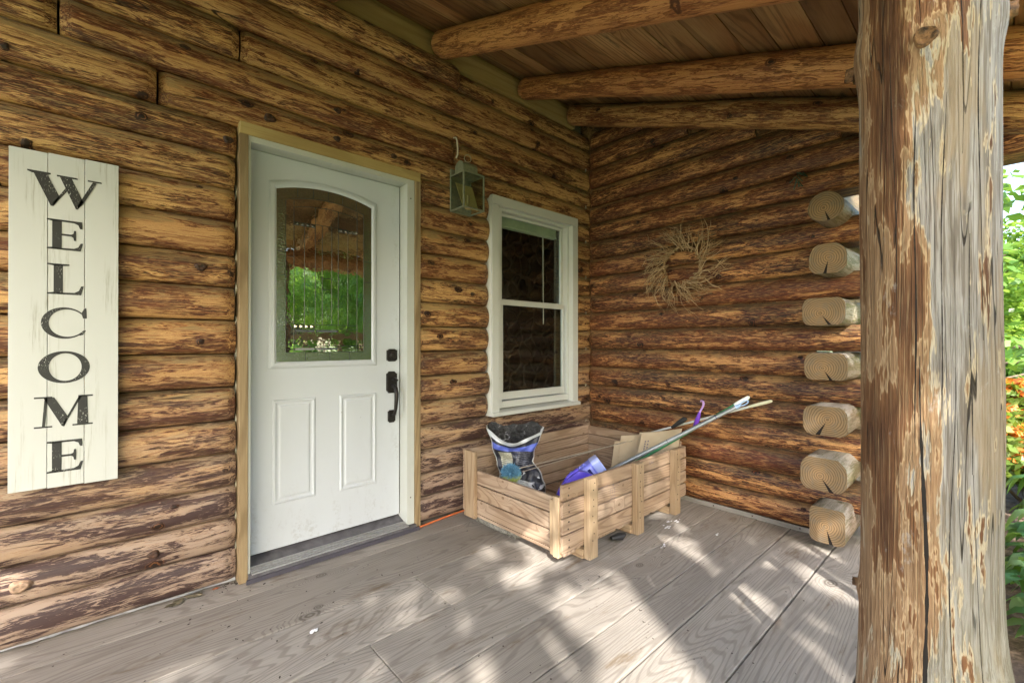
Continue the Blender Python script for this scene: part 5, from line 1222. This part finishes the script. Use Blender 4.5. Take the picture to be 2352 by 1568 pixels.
def build_tree(name, label, cat, loc, H, cr, trunk_r, seed, nclump, per, leaf, low=.25, group=None, mat='leaf', shape='round'):
    rng = np.random.default_rng(seed); root = thing(name, label, cat, loc, (0, 0, 0), group)
    clumps = []
    for i in range(nclump):
        z = low + (1 - low) * rng.random(); k = (z - low) / (1 - low)
        rr = cr * (math.sqrt(max(.05, 1 - (2 * k - .75) ** 2 * .55)) if shape == 'round' else (1.05 - k * .8)); a = rng.uniform(0, 6.28); q = rr * math.sqrt(rng.uniform(.12, 1))
        clumps.append(((q * math.cos(a), q * math.sin(a), z * H), cr * rng.uniform(.17, .32)))
    m = MB(); m.tube([(0, 0, -.1), (.05, .03, H * .3), (-.06, .05, H * .6), (0, 0, H * .93)], [trunk_r * 1.25, trunk_r, trunk_r * .65, trunk_r * .15], 10); m.build('trunk', M['bark'], root)
    m = MB()
    for (c, r) in clumps[::2]:
        zb = max(H * .15, c[2] - .35 * math.hypot(c[0], c[1]) - .3); m.tube([(0, 0, zb), (c[0] * .5, c[1] * .5, (zb + c[2]) / 2 + .15), c], [trunk_r * .32, trunk_r * .2, trunk_r * .06], 5)
    m.build('limbs', M['bark'], root)
    leaves_mesh('crown', crown_points(rng, clumps, per), leaf, seed + 1, M[mat], root)
    return root
t2_small = True
# shared tree meshes, then copies
def copy_tree(src, loc, rotz, scale, label, group):
    r_ = src.copy(); col.objects.link(r_); r_.location = loc; r_.rotation_euler = (0, 0, rotz); r_.scale = (scale,) * 3; r_['label'] = label; r_['group'] = group
    for ch_ in src.children:
        c2 = ch_.copy(); col.objects.link(c2); c2.parent = r_
    return r_
G = 'trees in the garden'
# trees that stand to the right of the post, seen past it
t1 = build_tree('maple_tree', 'leafy green tree with open boughs nearest beyond the post', 'tree', (4.6, -3.3, GZ), 7.0, 2.6, .11, 5, 60, 170, .085, low=.16, group=G, mat='leaf2')
t2 = build_tree('broadleaf_tree', 'dense green tree farther back beyond the post', 'tree', (9.5, -2.2, GZ), 8, 3.2, .18, 15, 80, 300, .13, low=.06, group=G)
# trees across the garden, mirrored in the door glass
spots = [(.6, -10.0, 2.1, .72), (3.0, -9.6, 1.1, .62), (-3.0, -15, .4, .75), (5.0, -11.0, 3.3, .68), (8.5, -10.5, 5.0, .72), (-14, -9.0, 2.6, .7), (4.0, -19, .9, .95), (11.5, -15, .3, .95), (15, -8.0, 3.6, .7), (15.5, -3.2, 1.5, .48), (24, -4, 2.2, .6)]
names = ['behind the viewer, straight across from the door', 'mirrored at the middle of the door glass, smallest of all', 'behind the viewer, left of the one across from the door', 'across the garden, right of the door axis', 'across the garden, near the far corner', 'at the far left of the garden', 'in the second row behind the garden', 'in the second row at the right', 'far right, beyond the flower shrub', 'farthest in line with the porch edge', 'tallest in the far distance past the post']
for (x, y, rz, s_), nm in zip(spots, names): copy_tree(t2, (x, y, GZ), rz, s_, 'green garden tree ' + nm, G)
t2.scale = (.5, .5, .45)
# low shrubs closing the view under the crowns
rng = np.random.default_rng(3)
def shrub(name, label, cat, loc, r, h, seed, leaf, per, ncl, mat, group=None, bloom=None):
    rg_ = np.random.default_rng(seed); root = thing(name, label, cat, loc, group=group); cl = []
    for i in range(ncl): a = rg_.uniform(0, 6.28); q = r * math.sqrt(rg_.random()) * .85; cl.append(((q * math.cos(a), q * math.sin(a), h * rg_.uniform(.15, .95) * (1 - .35 * q / r)), r * .30))
    leaves_mesh('leaves', crown_points(rg_, cl, per), leaf, seed, M[mat], root, flat=.3)
    if bloom:
        bl__ = [((c[0] * 1.05, c[1] * 1.05, c[2] + .05), rr * .75) for c, rr in cl[::1]]; leaves_mesh('blooms', crown_points(rg_, bl__, int(per * 1.3)), leaf * .8, seed + 5, M[bloom], root, elong=1.1, flat=.2)
    m = MB()
    for c, rr in cl[::3]: m.tube([(0, 0, -.05), (c[0] * .4, c[1] * .4, c[2] * .5), c], [.02, .012, .005], 5)
    m.build('stems', M['bark'], root); return root
shrub('azalea_bush', 'orange flowering azalea bush seen just right of the post', 'flowering bush', (3.1, -2.62, GZ), .8, 1.2, 21, .06, 330, 44, 'azleaf', bloom='azalea')
for k, (x, y, r, h) in enumerate(((6.2, -2.3, 1.2, 1.6), (7.0, -4.2, 1.3, 1.5), (10.5, -6, 1.8, 1.9), (6.2, -6.5, 1.4, 1.4), (-.6, -8.2, 1.6, 1.5), (2.6, -6.6, 1.3, 1.2))):
    lab = ['round green shrub behind the orange azalea', 'green shrub right of the azalea, partly hidden', 'broad green shrub far across the garden', 'low green shrub by the right-hand trees', 'wide green shrub behind the viewer', 'low green shrub before the trees opposite the door'][k]
    shrub('green_shrub', lab, 'shrub', (x, y, GZ), r, h, 40 + k, .09, 240, 30, 'leaf2', 'shrubs in the garden')
# hostas in the bed beside the deck
def hosta(loc, r, h, seed, label):
    rg_ = random.Random(seed); m = MB()
    for i in range(46):
        a = rg_.uniform(0, 6.28); L = r * rg_.uniform(.6, 1.1); zt = h * rg_.uniform(.5, 1.05); wd = r * .30 * rg_.uniform(.8, 1.2); d = Vector((math.cos(a), math.sin(a), 0)); s_ = Vector((-d.y, d.x, 0)); vs = []
        for j, t_ in enumerate((.35, .55, .75, .9, 1.0)):
            c = d * L * t_ + Vector((0, 0, zt * (1 - (t_ - .6) ** 2 * 2.8))); w_ = wd * (.25, .9, 1, .6, .03)[j]; vs += [c - s_ * w_ * .5, c + Vector((0, 0, -.1 * w_)), c + s_ * w_ * .5]
        m.add(vs, [(j * 3 + k, j * 3 + k + 1, (j + 1) * 3 + k + 1, (j + 1) * 3 + k) for j in range(4) for k in range(2)], 0, True)
    return tag(m.build('hosta_plant', M['hosta'], None, loc, fixn=False), label, 'plant', 'hosta plants beside the deck')
for k, (x, y, r, h) in enumerate(((.95, -2.66, .26, .30), (1.45, -2.72, .30, .36), (2.0, -2.75, .3, .45), (1.2, -3.0, .28, .34), (2.5, -2.95, .3, .4), (.55, -2.95, .25, .26), (.12, -2.66, .22, .24), (.50, -2.62, .24, .28), (-.28, -2.72, .2, .2))):
    hosta((x, y, GZ), r, h, 60 + k, ['broad-leaved hosta nearest the deck corner by the post', 'second hosta from the post along the deck', 'dark green hosta just before the azalea', 'hosta a step out from the deck beside the second', 'hosta tucked beside the azalea foot', 'small hosta by the outer bed edge', 'low hosta against the deck edge nearest the viewer but one', 'leafy hosta against the deck between two larger ones', 'smallest hosta nearest the viewer at the deck edge'][k])

# ---- unseen tree; leaves above the LIT patches are dropped to shape the sun
LIT = [  # (x, y, rx, ry, angle in degrees) on the deck plane
    (-1.78, -1.62, .46, .17, 50), (-1.90, -2.02, .55, .30, 52), (-2.2, -1.28, .18, .08, 45), (-1.65, -1.2, .2, .12, 60), (-1.42, -1.28, .30, .13, 25), (-1.55, -.85, .26, .11, 8), (-1.05, -1.1, .13, .08, 30), (-1.28, -1.62, .16, .05, 50),
    (-.70, -1.22, .15, .09, 60), (-.50, -1.10, .07, .10, 60), (-2.5, -.98, .14, .06, 20), (-1.62, -.565, .30, .035, 2), (-1.27, -.42, .035, .11, 60), (-1.60, -1.70, .46, .11, 52), (-1.35, -1.40, .2, .1, 52), (-2.25, -1.55, .16, .14, 40), (-.97, -1.63, .20, .10, 60), (-.50, -1.60, .15, .08, 20), (-.60, -1.90, .26, .085, 50), (-1.22, -2.08, .2, .06, 50), (-.22, -1.80, .14, .06, 40), (-.80, -1.86, .12, .05, 55), (-.36, -.98, .06, .05, 0), (-1.35, -.60, .10, .10, 0)]
def lit(fx, fy):
    out = np.zeros(len(fx), bool)
    for (cx_, cy_, rx, ry, an) in LIT:
        c_, s_ = math.cos(R(an)), math.sin(R(an)); dx, dy = fx - cx_, fy - cy_; out |= ((dx * c_ + dy * s_) / rx) ** 2 + ((-dx * s_ + dy * c_) / ry) ** 2 < 1
    o_ = (fx - PX) * math.sin(R(SUN_AZ - 180)) - (fy - PY) * math.cos(R(SUN_AZ - 180))
    return out & ((np.abs(o_) > .085) | (fy > -.95))
shade = thing('shade_tree', 'tall unseen leafy tree before the porch, crown cut out to dapple the sunlight', 'tree', (0, 0, 0))
rng = np.random.default_rng(99)
dist = 8.5; cen = np.array([-1.5, -1.3, 0]) + dist * np.array(S)
n = 26000; a = rng.uniform(-3.4, 3.6, n); bb = rng.uniform(-3.0, 2.6, n); cc = rng.uniform(-1.3, 1.3, n)
e1 = np.array([-math.sin(R(SUN_AZ)), math.cos(R(SUN_AZ)), 0]); e3 = np.array(S); e2 = np.cross(e3, e1)
P = cen + a[:, None] * e1 + bb[:, None] * e2 + cc[:, None] * e3
keep = (a / 3.6) ** 2 + (bb / 3.1) ** 2 + (cc / 1.4) ** 2 < 1 + rng.uniform(-.15, .1, n)
P = P[keep]; tt = P[:, 2] / S.z; fx = P[:, 0] - S.x * tt; fy = P[:, 1] - S.y * tt
gx = fx + rng.normal(0, .012, len(fx)); gy = fy + rng.normal(0, .012, len(fy))
kk = ~lit(gx, gy) | (rng.random(len(fx)) < .02)
P = P[kk]
leaves_mesh('crown', P, .105, 100, M['leaf'], shade, elong=1.5)
tb = Vector((float(cen[0]) - 1.0, float(cen[1]) - 2.2, GZ)); m = MB(); tc = Vector(map(float, cen))
m.tube([tb, tb + Vector((.1, .1, 2.5)), tb + Vector((.3, .5, 5)), tc + Vector((-.3, -.6, 1))], [.24, .19, .14, .06], 12); m.build('trunk', M['bark'], shade)
m = MB(); rg = random.Random(9)
for i in range(14):
    q = Vector(map(float, P[rg.randrange(len(P))])); s0 = tb + Vector((.3, .5, rg.uniform(3.6, 5.2))); m.tube([s0, (s0 + q) / 2 + Vector((0, 0, .4)), q], [.06, .035, .01], 6)
m.build('limbs', M['bark'], shade)

# unseen rail added off the deck so its balusters stripe the planks with shadow
rail = thing('shadow_rail', 'unseen wooden rail added to stripe the deck with baluster shadows', 'railing')
cboard('rail', M['plate_v'], rail, -2.25, -.7, -2.80, -2.76, 1.18, 1.26, .004)
for i in range(7):
    x = -2.14 + i * .225 + .03 * math.sin(i * 2.3); cboard('baluster', M['plate_v'], rail, x - .018, x + .018, -2.798, -2.762, GZ, 1.18, .002, along='z')

for o in list(bpy.data.objects):
    if o.type == 'MESH' and o.modifiers: pass
